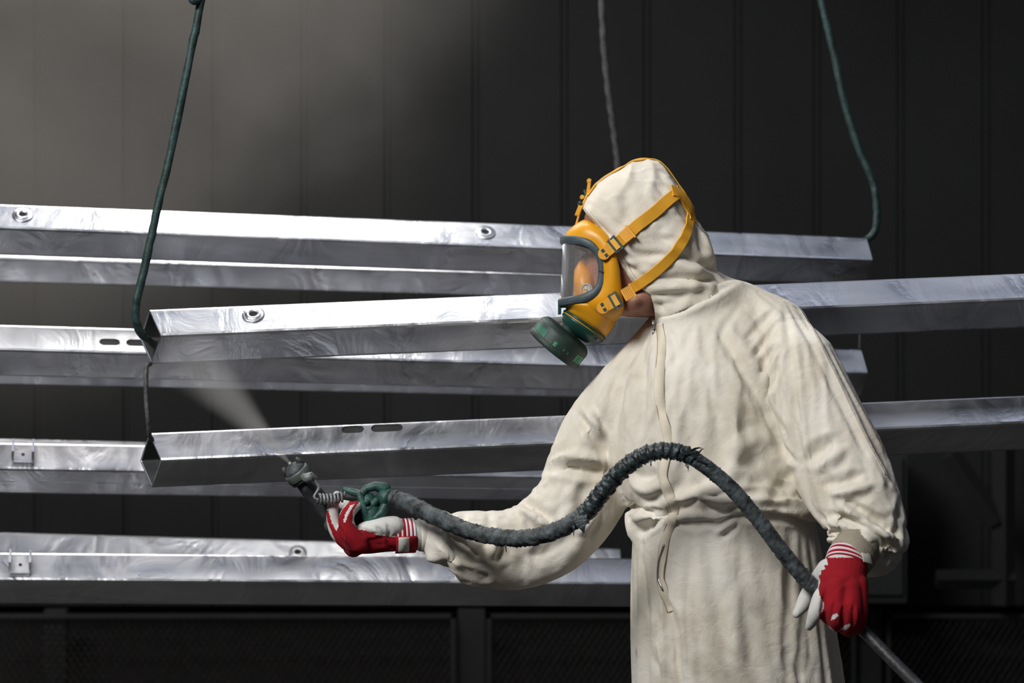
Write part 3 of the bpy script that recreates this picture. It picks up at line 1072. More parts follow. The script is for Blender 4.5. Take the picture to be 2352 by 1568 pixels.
# trousers
st(-9, 14, (1523, 1365), (1540, 1420), (1550, 1490), (1562, 1566))
st(6, 16, (1500, 1400), (1512, 1470), (1530, 1560))
st(-5, 20, (1800, 1480), (1830, 1530), (1850, 1566))
st(-4, 18, (1880, 1260), (1890, 1360), (1905, 1470))
st(-4, 14, (1810, 1280), (1812, 1350), (1830, 1430))
st(4, 22, (1700, 1330), (1690, 1430), (1690, 1560))
st(-4, 12, (1470, 1260), (1480, 1350), (1490, 1430))
# reaching arm
st(-11, 14, (1258, 1082), (1300, 1074), (1350, 1080), (1402, 1095))
st(9, 13, (1262, 1060), (1300, 1052), (1350, 1052), (1400, 1068))
st(-9, 11, (1318, 940), (1350, 985), (1378, 1025), (1396, 1055))
st(7, 11, (1335, 930), (1368, 972), (1395, 1015))
st(-6, 9, (1360, 915), (1376, 960), (1384, 990))
st(-8, 12, (1358, 1068), (1385, 1078), (1405, 1092))
st(-10, 12, (1195, 1148), (1232, 1168), (1276, 1200))
st(8, 12, (1185, 1165), (1225, 1188), (1262, 1212))
st(7, 14, (1300, 1115), (1310, 1160), (1290, 1200))
st(-6, 14, (1330, 1105), (1345, 1150), (1330, 1195))
st(-16, 17, (1018, 1212), (1052, 1246), (1082, 1274), (1104, 1294))
st(9, 15, (1040, 1200), (1075, 1232), (1108, 1262))
st(-7, 11, (1115, 1190), (1120, 1225), (1108, 1262))
st(9, 11, (1135, 1205), (1138, 1250), (1122, 1285))
st(-8, 14, (1160, 1210), (1158, 1260), (1140, 1300))
st(-5, 10, (1065, 1175), (1072, 1200), (1085, 1215))
st(-5, 9, (1120, 1168), (1128, 1195), (1135, 1215))
st(-6, 12, (1210, 1180), (1222, 1205), (1240, 1225))
st(7, 12, (1000, 1245), (1030, 1278), (1060, 1305))
st(-5, 16, (1200, 1270), (1260, 1270), (1330, 1215))
st(5, 12, (1380, 1170), (1350, 1205), (1320, 1230))
st(-6, 10, (1100, 1315), (1115, 1325), (1110, 1335))
# collar base
st(-8, 11, (1512, 728), (1560, 706), (1620, 678), (1695, 645))
st(-4, 10, (1530, 750), (1548, 790), (1552, 850))
co = sculpt(co, fc, [(p_, r_ * 0.95, a_ * 1.25) for p_, r_, a_ in S])
co = relax(co, fc, 1, 0.4)
cover = obj('coverall', co, fc, M['cloth'], person)
cover['label'] = 'cream cotton coverall, stained and gathered at the waist'
bvh_c = BVHTree.FromPolygons([tuple(v) for v in co], fc)

def ribbon(bvh, pts, half, thick, lift, n=10, pts3=None, halves=None):
    """a flat band lying on a surface along pixel points"""
    if pts3 is None:
        path = catmull(pts, n)
        P3, N3 = [], []
        for p in path:
            c, nrm = ray_px(bvh, p[0], p[1])
            P3.append(c)
            N3.append(nrm)
    else:
        P3, N3 = pts3
    for _ in range(3):
        N3 = [(N3[max(i - 1, 0)] + N3[i] + N3[min(i + 1, len(N3) - 1)]).normalized() for i in range(len(N3))]
        P3 = [P3[0]] + [(P3[i - 1] + P3[i] * 2 + P3[i + 1]) / 4 for i in range(1, len(P3) - 1)] + [P3[-1]]
    rings = []
    for i, (c, nrm) in enumerate(zip(P3, N3)):
        t = (P3[min(i + 1, len(P3) - 1)] - P3[max(i - 1, 0)]).normalized()
        s = t.cross(nrm).normalized()
        h = half if halves is None else halves[i]
        a = c + nrm * lift
        rings.append([a - s * h, a - s * h * 0.92 + nrm * thick, a + s * h * 0.92 + nrm * thick, a + s * h])
    return fix_normals(*rings_mesh(rings))

# zip placket down the front
zp = [(1516, 742), (1520, 790), (1515, 850), (1514, 909), (1524, 965), (1536, 1013), (1528, 1055), (1523, 1095), (1534, 1130), (1548, 1170), (1540, 1205), (1528, 1240), (1521, 1290), (1519, 1330), (1527, 1365), (1541, 1405)]
pl = obj('zip_placket', *ribbon(bvh_c, zp, 0.0095, 0.0014, 0.0010), M['seam'], cover)
zl = [(x - 9, y) for x, y in zp]
obj('placket_seam', *ribbon(bvh_c, zl, 0.0008, 0.0014, 0.0012), M['seam_line'], cover)
zc = [(1527, 1250), (1517, 1290), (1515, 1325), (1524, 1355)]
obj('zip_teeth', *ribbon(bvh_c, zc, 0.0018, 0.003, 0.0016), M['zip'], cover)
zq = P(1506, 740, 4.865)
c_, n_ = ray_px(bvh_c, 1509, 748)
pull = join([tube([c_ + n_ * 0.006 + Vector((-.002, 0, .010)), c_ + n_ * 0.008 + Vector((0, 0, -.008))], [0.0035, 0.0028], 8),
             tube([c_ + n_ * 0.008 + Vector((0, 0, -.008)), c_ + n_ * 0.009 + Vector((.001, 0, -.021))], [0.0018, 0.0022], 8)])
obj('zip_pull', *pull, M['zip'], cover)
# sleeve seams, thin stitched lines
sl = [(1806, 664), (1840, 715), (1880, 785), (1920, 865), (1958, 945), (1998, 1025), (2034, 1090)]
obj('sleeve_seam', *ribbon(bvh_c, sl, 0.0010, 0.0008, 0.0002), M['seam'], cover)

# ribbed cuffs under the sleeves
def ribbed(pts, ridges, amp, seg=28):
    path = catmull(pts, 10)
    n = len(path)
    rr = [R(p[3], p[2]) * (1 + amp * math.sin(i / (n - 1) * ridges * 2 * math.pi)) for i, p in enumerate(path)]
    return tube([P(*p[:3]) for p in path], rr, seg)
cu = obj('ribbed_cuff', *ribbed([(1985, 1236, 4.77, 48), (1962, 1268, 4.742, 54), (1948, 1292, 4.726, 51)], 4, 0.02), M['cuff'], cover)
cu2 = obj('sleeve_hem', *ribbed([(1020, 1228, 4.97, 48), (990, 1227, 4.968, 43), (962, 1228, 4.962, 38)], 1, 0.02), M['cloth'], cover)

# --- skin (one continuous body under the clothes; head and neck show)
head_px = [(385, 1462, 1500, 5.0, .018), (398, 1430, 1520, 5.0, .042), (425, 1388, 1540, 5.0, .062), (460, 1358, 1560, 5.0, .074), (495, 1343, 1572, 5.0, .079),
           (528, 1339, 1578, 5.0, .080), (552, 1343, 1578, 5.0, .079), (572, 1350, 1575, 5.0, .078), (598, 1345, 1570, 5.0, .076), (640, 1342, 1560, 5.0, .070), (675, 1344, 1550, 5.0, .064),
           (700, 1358, 1545, 5.0, .058), (716, 1395, 1540, 5.0, .050), (727, 1440, 1535, 5.0, .040)]
hp = catmull(head_px, 5)
head = rings_mesh([slice_ring(*r, n=40, e=2.15) for r in hp])
nose = limb([(1344, 590, 5.0, 8), (1330, 628, 5.0, 13), (1338, 640, 5.0, 14)])
jaw = limb([(1505, 640, 4.945, 28), (1470, 690, 4.95, 26), (1405, 700, 4.97, 28), (1370, 700, 5.0, 26)])
jaw2 = limb([(1505, 640, 5.055, 28), (1470, 690, 5.05, 26), (1405, 700, 5.03, 28), (1370, 700, 5.0, 26)])
jowl = limb([(1452, 700, 4.955, 22), (1480, 712, 4.965, 16)])
brow = limb([(1346, 556, 4.955, 9), (1340, 553, 5.0, 10), (1346, 556, 5.045, 9)])
neck_b = limb([(1530, 640, 5.0, 62), (1560, 720, 5.01, 66), (1600, 800, 5.02, 85)])
tor_b = rings_mesh([slice_ring(py, xl + 70, xr - 70, dc, max(hd - 0.05, 0.03), n=32) for py, xl, xr, dc, hd in torso_px[1:]])
def slim(px, k):
    return limb([(a, b, c, d * k) for a, b, c, d in px])
fore = limb([(1000, 1232, 4.972, 27), (950, 1229, 4.962, 33), (905, 1232, 4.957, 30)])
fore2 = limb([(1985, 1240, 4.78, 40), (1945, 1295, 4.73, 36), (1938, 1340, 4.715, 30)])
bco, bfc = union([head, nose, jaw, jaw2, jowl, brow, neck_b, tor_b, slim(larm_px[:-1], 0.5), slim(rarm_px[:-1], 0.42), slim(clav, 0.5), slim(legR, 0.6), slim(legL, 0.6), fore, fore2], 0.004, 4)
body = obj('body', bco, bfc, M['skin'], person)
# eyes, brows, ears
for s in (-1, 1):
    ev = limb([(1352, 568, 5.0 + s * 0.045, 5), (1364, 571, 5.0 + s * 0.060, 4.5), (1372, 576, 5.0 + s * 0.066, 2.5)], 4, 8)
    obj('eyelashes', *ev, M['eye'], body)
    eb = limb([(1341, 549, 5.0 + s * 0.030, 4), (1352, 546, 5.0 + s * 0.052, 4.5), (1366, 550, 5.0 + s * 0.064, 2.5)], 4, 8)
    obj('eyebrow', *eb, M['eye'], body)

# --- boots
for (px, d, s) in ((1540, 5.06, -1), (1890, 4.97, 1)):
    xx = (px - 1176) / F * d
    b0 = tube([Vector((xx, d, 0.16)), Vector((xx, d, 0.06))], [0.055, 0.058], 20)
    b1 = tube([Vector((xx + 0.03, d + 0.03, 0.045)), Vector((xx - 0.08, d - 0.06, 0.045)), Vector((xx - 0.15, d - 0.10, 0.038))], [0.042, 0.044, 0.032], 20, round_ends=True)
    vco, vfc = union([b0, b1], 0.006, 4)
    vco[:, 2] = np.maximum(vco[:, 2], 0.0)
    obj('boot', vco, vfc, M['boot'], person)

# --- hood
hood_px = [(372, 1464, 1490, .012), (379, 1442, 1513, .035), (393, 1418, 1533, .056), (415, 1382, 1548, .075), (445, 1354, 1570, .089), (475, 1337, 1586, .097),
           (505, 1333, 1596, .101), (530, 1336, 1614, .103), (560, 1346, 1630, .104), (600, 1366, 1636, .103), (635, 1390, 1650, .098), (665, 1416, 1680, .093), (700, 1450, 1690, .088), (735, 1486, 1695, .084), (770, 1512, 1690, .080)]
hp2 = catmull([(a, b, c, 5.0, d) for a, b, c, d in hood_px], 9)
rings = [slice_ring(r[0], r[1], r[2], 5.005, r[4], n=120, e=2.2) for r in hp2]
hV, hF = rings_mesh(rings)
hV, hF = fix_normals(hV, hF)
hco = np.array([list(v) for v in hV])
HS = []
def hs(amp, r, *pts):
    HS.append((pts, r, amp))
hs(-5, 9, (1420, 592), (1450, 618), (1500, 600))
hs(4, 10, (1440, 600), (1475, 612), (1530, 588))
hs(-6, 9, (1434, 565), (1480, 590), (1530, 580))
hs(-5, 8, (1448, 585), (1475, 605), (1495, 610))
hs(-5, 10, (1512, 510), (1520, 545), (1538, 560))
hs(4, 9, (1500, 505), (1515, 530), (1540, 540))
hs(-6, 12, (1550, 575), (1600, 600), (1660, 632))
hs(5, 11, (1540, 600), (1590, 620), (1650, 640))
hs(-6, 10, (1500, 634), (1560, 640), (1630, 640), (1690, 645))
hs(5, 10, (1490, 660), (1560, 662), (1630, 652))
hs(-5, 9, (1490, 678), (1550, 674), (1620, 662))
hs(-4, 8, (1500, 700), (1550, 692), (1610, 676))
hs(5, 12, (1612, 515), (1632, 560), (1636, 605))
hs(-7, 10, (1596, 512), (1606, 550), (1612, 590))
hs(-4, 9, (1570, 540), (1588, 575), (1620, 600))
hs(-3, 9, (1360, 500), (1385, 528), (1405, 552))
hs(3, 9, (1345, 470), (1400, 520), (1430, 545))
hs(-4, 8, (1500, 420), (1520, 440), (1535, 460))
hs(4, 8, (1515, 395), (1535, 420), (1545, 440))
hs(-4, 8, (1545, 460), (1560, 490), (1575, 505))
hs(-4, 8, (1430, 640), (1440, 620), (1436, 596))
hs(-3, 14, (1430, 420), (1440, 480), (1425, 530))
hs(-6, 8, (1510, 690), (1516, 705), (1530, 712))
hco = sculpt(hco, hF, [(p_, r_ * 1.0, a_ * 1.5) for p_, r_, a_ in HS])
hco = relax(hco, hF, 2, 0.5)
hco = crumple(hco, hF, 11, 0.0055, (1, 1, 0.9), 1.3)
hco = crumple(hco, hF, 24, 0.0018, (1, 1, 1), 6.3)
hco = wrinkle(hco, hF, 14, 0.0030, (1, 1, 1), 5.3)
hco = relax(hco, hF, 1, 0.4)
edge = np.array([(365, 1000), (468, 1000), (470, 1332), (490, 1346), (520, 1372), (560, 1400), (600, 1422), (626, 1438), (645, 1450), (660, 1468), (677, 1494), (700, 1501), (720, 1504), (745, 1506), (800, 1500)], float)
hpx = proj(hco)
keep = hpx[:, 0] > np.interp(hpx[:, 1], edge[:, 0], edge[:, 1])
# snap the rim to the opening so it is a clean hem
lim = np.interp(hpx[:, 1], edge[:, 0], edge[:, 1])
near = (~keep) & (hpx[:, 1] > 470) & (lim - hpx[:, 0] < 7)
hco[near, 0] += (lim[near] - hpx[near, 0]) / F * 5.0
keep |= near
low = np.interp(hpx[:, 0], [1490, 1512, 1610, 1700, 1760], [752, 738, 694, 652, 640])
nr2 = (hpx[:, 1] > low) & (hpx[:, 1] - low < 7)
hco[nr2, 2] += (hpx[nr2, 1] - low[nr2]) / F * 5.0
keep &= (hpx[:, 1] < low) | nr2
hF2 = [f for f in hF if all(keep[i] for i in f)]
used = sorted({i for f in hF2 for i in f})
mp_ = {i: k for k, i in enumerate(used)}
hood = obj('hood', hco[used], [tuple(mp_[i] for i in f) for f in hF2], M['hood'], cover)
sm = hood.modifiers.new('solidify', 'SOLIDIFY')
sm.thickness = 0.0045
sm.offset = -1
hood['label'] = 'drawn-up cotton hood'
bvh_h = BVHTree.FromPolygons([tuple(v) for v in hco], hF)
# stitched hem around the face opening
hem = [(1340, 478), (1358, 500), (1382, 528), (1404, 556), (1424, 592), (1440, 622), (1456, 645)]
obj('hood_hem', *ribbon(bvh_h, [(x + 6, y) for x, y in hem], 0.0035, 0.0022, 0.0004), M['hood'], cover)

# ------------------------------------------------------------------ respirator
resp = empty('respirator', P(1350, 620, 5.0))
tag(resp, 'yellow full-face respirator with clear visor and green canister, worn over the hood', 'respirator')
def Mh(px, py, s):
    q = P(px, py, 4.96)
    return Vector((q.x, 5.0 + s, q.z))
SV = 0.080
def vis_s(px, front=1293.0, back=1390.0):
    q = min(max((back - px) / (back - front), 0), 1)
    return SV * math.sqrt(max(0, 1 - q ** 2.3))
lean = lambda py: -(py - 548) * 0.045
# closed loop of the visor edge (near side: negative s)
near_top = [(1294, 548), (1303, 549), (1318, 552), (1338, 557), (1354, 564), (1367, 575), (1376, 589), (1381, 606), (1382.5, 625)]
near_bot = [(1381, 645), (1376, 662), (1367, 674), (1354, 682), (1337, 688), (1318, 691), (1303, 693), (1296, 694)]
prof_near = near_top + near_bot
loop2 = [(px, py, -1) for px, py in prof_near] + [(px, py, 1) for px, py in prof_near[::-1]]
loop = [Mh(px + lean(py) * (1 - (px - 1293) / 100), py, sg * vis_s(px)) for px, py, sg in loop2]
lp = catmull([tuple(v) for v in loop] + [tuple(loop[0])], 4)[:-1]
lp = [Vector(v) for v in lp]
def band(loop_pts, half_w, th, centre, name, mat, parent):
    n = len(loop_pts)
    rings = []
    for i in range(n):
        t = (loop_pts[(i + 1) % n] - loop_pts[i - 1]).normalized()
        rad = loop_pts[i] - centre
        rad.z = 0
        # outward normal of the visor shell
        o_ = Vector((rad.x / 0.080 ** 2, rad.y / SV ** 2, 0)).normalized()
        o_ = (o_ - t * o_.dot(t)).normalized()
        s = t.cross(o_)
        c = loop_pts[i]
        rings.append([c - s * half_w - o_ * th, c - s * half_w + o_ * th * 0.6, c - s * half_w * 0.6 + o_ * th, c + s * half_w * 0.6 + o_ * th, c + s * half_w + o_ * th * 0.6, c + s * half_w - o_ * th])
    V = [v for r_ in rings for v in r_]
    k = 6
    Fc = []
    for i in range(n):
        j = (i + 1) % n
        for a in range(k):
            b = (a + 1) % k
            Fc.append((i * k + a, i * k + b, j * k + b, j * k + a))
    return obj(name, *fix_normals(V, Fc), mat, parent)
vc = Mh(1390, 620, 0)
vf = band(lp, 0.0078, 0.0055, vc, 'visor_frame', M['seal'], resp)
vf['label'] = 'grey-green rubber visor frame'
# clasp notch on the frame
nt_ = [Mh(1374, 626, -vis_s(1374) - 0.006), Mh(1379, 627, -vis_s(1379) - 0.0065), Mh(1381, 630, -vis_s(1381) - 0.0065), Mh(1384, 630, -vis_s(1384) - 0.0065), Mh(1386, 627, -vis_s(1386) - 0.006), Mh(1391, 626, -vis_s(1389) - 0.006)]
obj('clasp_gap', *tube(nt_, 0.0008, 6), M['hole'], vf)
# visor shell: vertical curved sheet between upper and lower edges
V, Fc = [], []
na, nb_ = 40, 12
topc = np.array(near_top)
botc = np.array(near_bot[::-1])
for i in range(na + 1):
    t = -math.pi / 2 + math.pi * i / na
    q = abs(math.cos(t)) ** (2 / 2.3)
    px = 1383 - (1383 - 1293.5) * q
    yt = np.interp(px, topc[:, 0], topc[:, 1])
    yb = np.interp(px, botc[:, 0], botc[:, 1])
    for j in range(nb_ + 1):
        py = yt + (yb - yt) * j / nb_
        V.append(Mh(px + lean(py) * (1 - (px - 1293) / 100), py, math.copysign(vis_s(px), t)))
for i in range(na):
    for j in range(nb_):
        a = i * (nb_ + 1) + j
        Fc.append((a, a + 1, a + nb_ + 2, a + nb_ + 1))
vi = obj('visor', V, Fc, M['visor'], resp)
vi['label'] = 'clear curved plastic visor'
# face skirt: from the frame back to the seal on the face
outer_near = [(1338, 506, 0), (1343, 506, -.030), (1356, 511, -.050), (1378, 527, -.066), (1397, 548, -.076), (1409, 578, -.084), (1417, 612, -.087), (1421, 645, -.086), (1425, 680, -.082), (1430, 708, -.074), (1418, 730, -.052), (1402, 738, -.020), (1398, 740, 0)]
oc = catmull(outer_near, 8)
near_half = catmull([(*p, 0) for p in [(1294, 548)] + near_top[1:] + near_bot], 6)
def resample(pts, n):
    pts = np.asarray(pts)
    d = np.r_[0, np.cumsum(np.linalg.norm(np.diff(pts, axis=0), axis=1))]
    q = np.linspace(0, d[-1], n)
    return np.stack([np.interp(q, d, pts[:, k]) for k in range(pts.shape[1])], 1)
NK = 48
inn = resample(near_half[:, :2], NK)
oc_px = np.array([[p[0], p[1], p[2] * 1200] for p in oc])
out = resample(oc_px, NK)
rows = []
for side in (-1, 1):
    for k in (range(NK) if side == -1 else range(NK - 2, 0, -1)):
        px, py = inn[k]
        a = Mh(px + lean(py) * (1 - (px - 1293) / 100), py, side * vis_s(px) * 0.985)
        b = Mh(out[k][0], out[k][1], side * abs(out[k][2]) / 1200)
        rows.append((a, b))
steps = 7
rings = []
cen = Mh(1380, 620, 0)
for j in range(steps + 1):
    t = j / steps
    rr = []
    for a, b in rows:
        p = a * (1 - t) + b * t
        o_ = p - cen
        o_.normalize()
        p = p + o_ * ((0.003 + 0.008 * min(1, abs(p.y - 5.0) / 0.06)) * math.sin(math.pi * t))
        rr.append(p)
    rings.append(rr)
sv, sf = rings_mesh(rings, cap=False)
sk = obj('face_skirt', *fix_normals(sv, sf), M['yellow'], resp)
sm = sk.modifiers.new('solidify', 'SOLIDIFY')
sm.thickness = 0.005
sm.offset = 0
# chin cup between visor and filter housing
def oblique_ring(cx, cy, ux, uy, half_px, hs_, n=40, e=2.4):
    """ring whose long axis lies in the profile plane along (ux, uy)"""
    l = math.hypot(ux, uy)
    ux, uy = ux / l, uy / l
    o = []
    for k in range(n):
        t = 2 * math.pi * k / n
        c, s = math.cos(t), math.sin(t)
        a = math.copysign(abs(c) ** (2 / e), c) * half_px
        b = math.copysign(abs(s) ** (2 / e), s) * hs_
        o.append(Mh(cx + ux * a, cy + uy * a, b))
    return o
chin = [oblique_ring(1358, 697, 1, -0.02, 69, .074), oblique_ring(1359, 708, 1, 0.14, 66, .072), oblique_ring(1357, 722, 1, 0.34, 61, .066),
        oblique_ring(1352, 733, 1, 0.52, 58, .058), oblique_ring(1345, 742, 1, 0.67, 55, .052)]
chin = obj('chin_cup', *rings_mesh(chin), M['yellow'], resp)
hz_ = lambda off, half, s: oblique_ring(1345 - 0.56 * off, 742 + 0.83 * off, 1, 0.70, half, s)
obj('yellow_gasket', *rings_mesh([hz_(5, 56, .0525), hz_(8, 56, .0525)]), M['yellow'], resp)
hou = obj('filter_housing', *join([rings_mesh([hz_(-1, 56.5, .053), hz_(1, 58.5, .055), hz_(5, 58.5, .055), hz_(5.2, 55, .052)]),
                             rings_mesh([hz_(7.5, 55, .052), hz_(8, 57.5, .054), hz_(13, 56, .053), hz_(22, 50, .047), hz_(30, 38, .038), hz_(34, 26, .030), hz_(35, 18, .02)])]), M['dgreen'], resp)
obj('housing_clip', *box(Mh(1286, 703, 0), 0.006, 0.05, 0.026), M['dgreen'], hou, smooth=False)
obj('housing_slot', *box(Mh(1357, 768, -0.040), 0.030, 0.004, 0.006, Matrix.Rotation(math.radians(36), 3, 'Y')), M['hole'], hou, smooth=False)
# canister drum
ax_ = Vector((-0.635, 0.13, -0.77)).normalized()
dc_ = Mh(1287, 783, -0.004)
def lathe(c, ax, prof, seg=56):
    u = Vector((0, 1, 0))
    u = (u - ax * u.dot(ax)).normalized()
    v = ax.cross(u)
    return rings_mesh([[c + ax * h + u * (r * math.cos(2 * math.pi * k / seg)) + v * (r * math.sin(2 * math.pi * k / seg)) for k in range(seg)] for r, h in prof])
can = obj('filter_canister', *fix_normals(*lathe(dc_, ax_, [(0.020, -0.034), (0.022, -0.026), (0.048, -0.023), (0.0545, -0.017), (0.0565, -0.012), (0.0565, 0.010), (0.0580, 0.012), (0.0580, 0.019), (0.0560, 0.022), (0.050, 0.0225), (0.046, 0.0205)])), M['canister'], resp)
can['label'] = 'dusty dark green filter canister'
sb = can.modifiers.new('bev', 'BEVEL')
sb.width = 0.0012
sb.segments = 2
u_ = (Vector((0, 1, 0)) - ax_ * ax_.y).normalized()
v_ = ax_.cross(u_)
def sticker(a0, a1, h0, h1, mat, name, r=0.0570):
    n = 8
    V, Fc = [], []
    for i in range(n + 1):
        a = a0 + (a1 - a0) * i / n
        d_ = u_ * math.cos(a) + v_ * math.sin(a)
        V += [dc_ + ax_ * h0 + d_ * r, dc_ + ax_ * h1 + d_ * r]
    for i in range(n):
        Fc.append((2 * i, 2 * i + 1, 2 * i + 3, 2 * i + 2))
    return obj(name, V, Fc, mat, can)
# v_ points roughly along the drum's width; the near side is at angle pi
sgn = 1 if v_.x > 0 else -1
def ang(t):
    """t in -1..1 across the visible side, -1 at the upper left"""
    return math.pi - sgn * math.asin(max(-1, min(1, t)))
sticker(ang(-0.93), ang(-0.50), -0.006, 0.009, M['canister_panel'], 'sticker')
sticker(ang(-0.12), ang(-0.01), 0.000, 0.008, M['canister_label'], 'sticker')
s3 = sticker(ang(0.72), ang(0.97), -0.006, 0.009, M['canister_label'], 'sticker')
sticker(ang(0.27), ang(0.30), 0.001, 0.005, M['canister_label'], 'sticker')
sticker(ang(0.44), ang(0.47), 0.001, 0.006, M['canister_label'], 'sticker')
for h0 in (-0.003, 0.001, 0.005):
    sticker(ang(0.80), ang(0.90), h0, h0 + 0.0018, M['canister'], 'print_line', 0.0572)
sticker(ang(-0.07), ang(-0.04), 0.002, 0.006, M['canister'], 'print_line', 0.0572)

# nose cup inside the visor
nc = [(598, 1331, 1339, .010), (610, 1324, 1352, .032), (628, 1315, 1368, .048), (646, 1310, 1374, .056), (665, 1314, 1376, .059), (682, 1320, 1377, .060), (695, 1326, 1377, .058)]
ncr = [slice_ring(r[0], r[1], r[2], 5.0, r[3], n=36, e=2.1, dref=4.96) for r in catmull(nc, 4)]
ncup = obj('nose_cup', *rings_mesh(ncr), M['nosecup'], resp)
vx = Mh(1347, 667, -0.0595)
va = Vector((-0.35, -0.93, 0.05)).normalized()
vv = obj('valve_ring', *lathe(vx, va, [(0.0125, -0.004), (0.0125, 0.002), (0.0105, 0.003), (0.0085, 0.001), (0.0085, 0.0)], 28), M['valve'], resp)
obj('valve_disc', *join([lathe(vx, va, [(0.0082, -0.001), (0.0080, 0.0004)], 24)] + [box(vx + va * 0.001, 0.014, 0.002, 0.0012, Matrix.Rotation(a, 3, 'Y')) for a in (0.5, 1.6)]), M['tag_white'], vv)

# head harness: rubber straps lying on the hood
def strap_pts(pts, n=10):
    path = catmull(pts, n)
    a, b = [], []
    for p in path:
        c, nrm = ray_px(bvh_h, p[0], p[1])
        a.append(c)
        b.append(nrm)
    return a, b
def far_side(a, b):
    return [Vector((p.x, 10.01 - p.y, p.z)) for p in a], [Vector((q.x, -q.y, q.z)) for q in b]
up_s = strap_pts([(1410, 566), (1430, 548), (1462, 520), (1500, 490), (1535, 460), (1556, 443)])
lo_s = strap_pts([(1410, 690), (1440, 670), (1475, 648), (1510, 620), (1545, 585), (1570, 548), (1582, 510), (1578, 478), (1564, 452), (1550, 436)])
top_s = strap_pts([(1352, 446), (1372, 428), (1400, 410), (1430, 396), (1462, 388), (1500, 388), (1528, 398), (1545, 416), (1556, 436)])
for nm, (a, b), hw, lab in (('upper_strap', up_s, 0.0115, 'near'), ('lower_strap', lo_s, 0.0098, 'near')):
    o = obj(nm, *ribbon(bvh_h, None, hw, 0.0028, 0.002, pts3=(list(a), list(b))), M['yellow_web'], resp, smooth=False)
    fa, fb = far_side(a, b)
    obj(nm, *ribbon(bvh_h, None, hw, 0.0028, 0.002, pts3=(fa, fb)), M['yellow_web'], resp, smooth=False)
# crown strap runs along the middle of the head
tc_ = []
for p in catmull([(1350, 450), (1372, 424), (1400, 405), (1430, 388), (1462, 378), (1500, 378), (1528, 392), (1550, 420), (1572, 450), (1590, 486)], 8):
    h = bvh_h.find_nearest(Vector((P(p[0], p[1], 5.0).x, 4.985, P(p[0], p[1], 5.0).z)))
    tc_.append((h[0], h[1]))
obj('crown_strap', *ribbon(bvh_h, None, 0.006, 0.0020, 0.0015, pts3=([a for a, b in tc_], [b for a, b in tc_])), M['yellow_web'], resp, smooth=False)
# back plate where the straps meet
bp_ = []
for p in catmull([(1540, 440), (1556, 446), (1570, 462), (1582, 486), (1588, 510)], 6):
    bp_.append(ray_px(bvh_h, p[0], p[1]))
obj('strap_junction', *ribbon(bvh_h, None, 0.013, 0.0030, 0.003, pts3=([a for a, b in bp_], [b for a, b in bp_])), M['yellow_web'], resp, smooth=False)
# buckles near each strap end
def buckle(cx, cy, dx, dy, s):
    d = Vector((dx, 0, -dy)).normalized()
    nrm = Vector((-0.20, -1, 0.05)).normalized()
    d = (d - nrm * d.dot(nrm)).normalized()
    sd = nrm.cross(d)
    Mx = Matrix((d, sd, nrm)).transposed()
    c = Mh(cx, cy, s)
    def at(a, b, h):
        return c + d * a / 1200 + sd * b / 1200 + nrm * h
    bk = obj('buckle', *join([box(at(0, 0, 0.004), 0.006, 0.031, 0.006, Mx), box(at(-15, 0, 0.003), 0.005, 0.027, 0.006, Mx), box(at(-8, 16, 0.003), 0.018, 0.003, 0.005, Mx), box(at(-8, -16, 0.003), 0.018, 0.003, 0.005, Mx)]), M['buckle'], resp, smooth=False)
    obj('strap_fold', *box(at(-7, 0, 0.005), 0.0095, 0.022, 0.006, Mx), M['yellow_web'], bk, smooth=False)
    rib_parts = [box(at(17 + 4 * k, 0, 0.006), 0.0020, 0.024, 0.0065, Mx) for k in range(5)] + [box(at(25, 0, 0.0035), 0.020, 0.022, 0.005, Mx), box(at(38, 0, 0.006), 0.004, 0.028, 0.009, Mx)]
    obj('ribbed_tail', *join(rib_parts), M['yellow_web'], bk, smooth=False)
    lug = obj('lug', *join([tube([at(-40, 0, 0.000), at(-40, 0, 0.005)], [0.012, 0.0115], 20), box(at(-28, 0, 0.002), 0.020, 0.021, 0.005, Mx)]), M['yellow'], resp, smooth=False)
    for b in (-6.5, 6.5):
        obj('lug_hole', *box(at(-38, b, 0.0052), 0.0060, 0.0062, 0.0016, Mx), M['dgreen'], lug, smooth=False)
    obj('pin', *tube([at(-12, -19, 0.006), at(-12, 19, 0.006)], 0.0018, 8), M['chrome'], bk)
buckle(1417, 562, 0.80, -0.62, -0.098)
buckle(1418, 690, 0.86, -0.46, -0.096)
# forehead strap and its buckle, edge on
fs = [(1318, 545, 4), (1322, 522, 5), (1328, 500, 5), (1335, 478, 5), (1344, 456, 4.5), (1352, 440, 4)]
rings = []
fp = catmull(fs, 6)
for i, (x, y, r_) in enumerate(fp):
    t = fp[min(i + 1, len(fp) - 1)] - fp[max(i - 1, 0)]
    l = math.hypot(t[0], t[1])
    nx_, ny_ = -t[1] / l, t[0] / l
    rings.append([Mh(x + nx_ * 2.5, y + ny_ * 2.5, -0.012), Mh(x + nx_ * 2.5, y + ny_ * 2.5, 0.012), Mh(x - nx_ * 2.5, y - ny_ * 2.5, 0.012), Mh(x - nx_ * 2.5, y - ny_ * 2.5, -0.012)])
fst = obj('forehead_strap', *fix_normals(*rings_mesh(rings)), M['yellow_web'], resp)
RotY = lambda a: Matrix.Rotation(math.radians(a), 3, 'Y')
obj('strap_tail', *join([box(Mh(1353, 428, 0), 0.006, 0.022, 0.034, RotY(8)), tube([Mh(1354, 411, -0.012), Mh(1354, 411, 0.012)], 0.0042, 10), box(Mh(1330, 480, 0), 0.008, 0.026, 0.020, RotY(22)), tube([Mh(1338, 449, -0.013), Mh(1338, 449, 0.013)], 0.0042, 10)]), M['yellow_web'], fst, smooth=False)
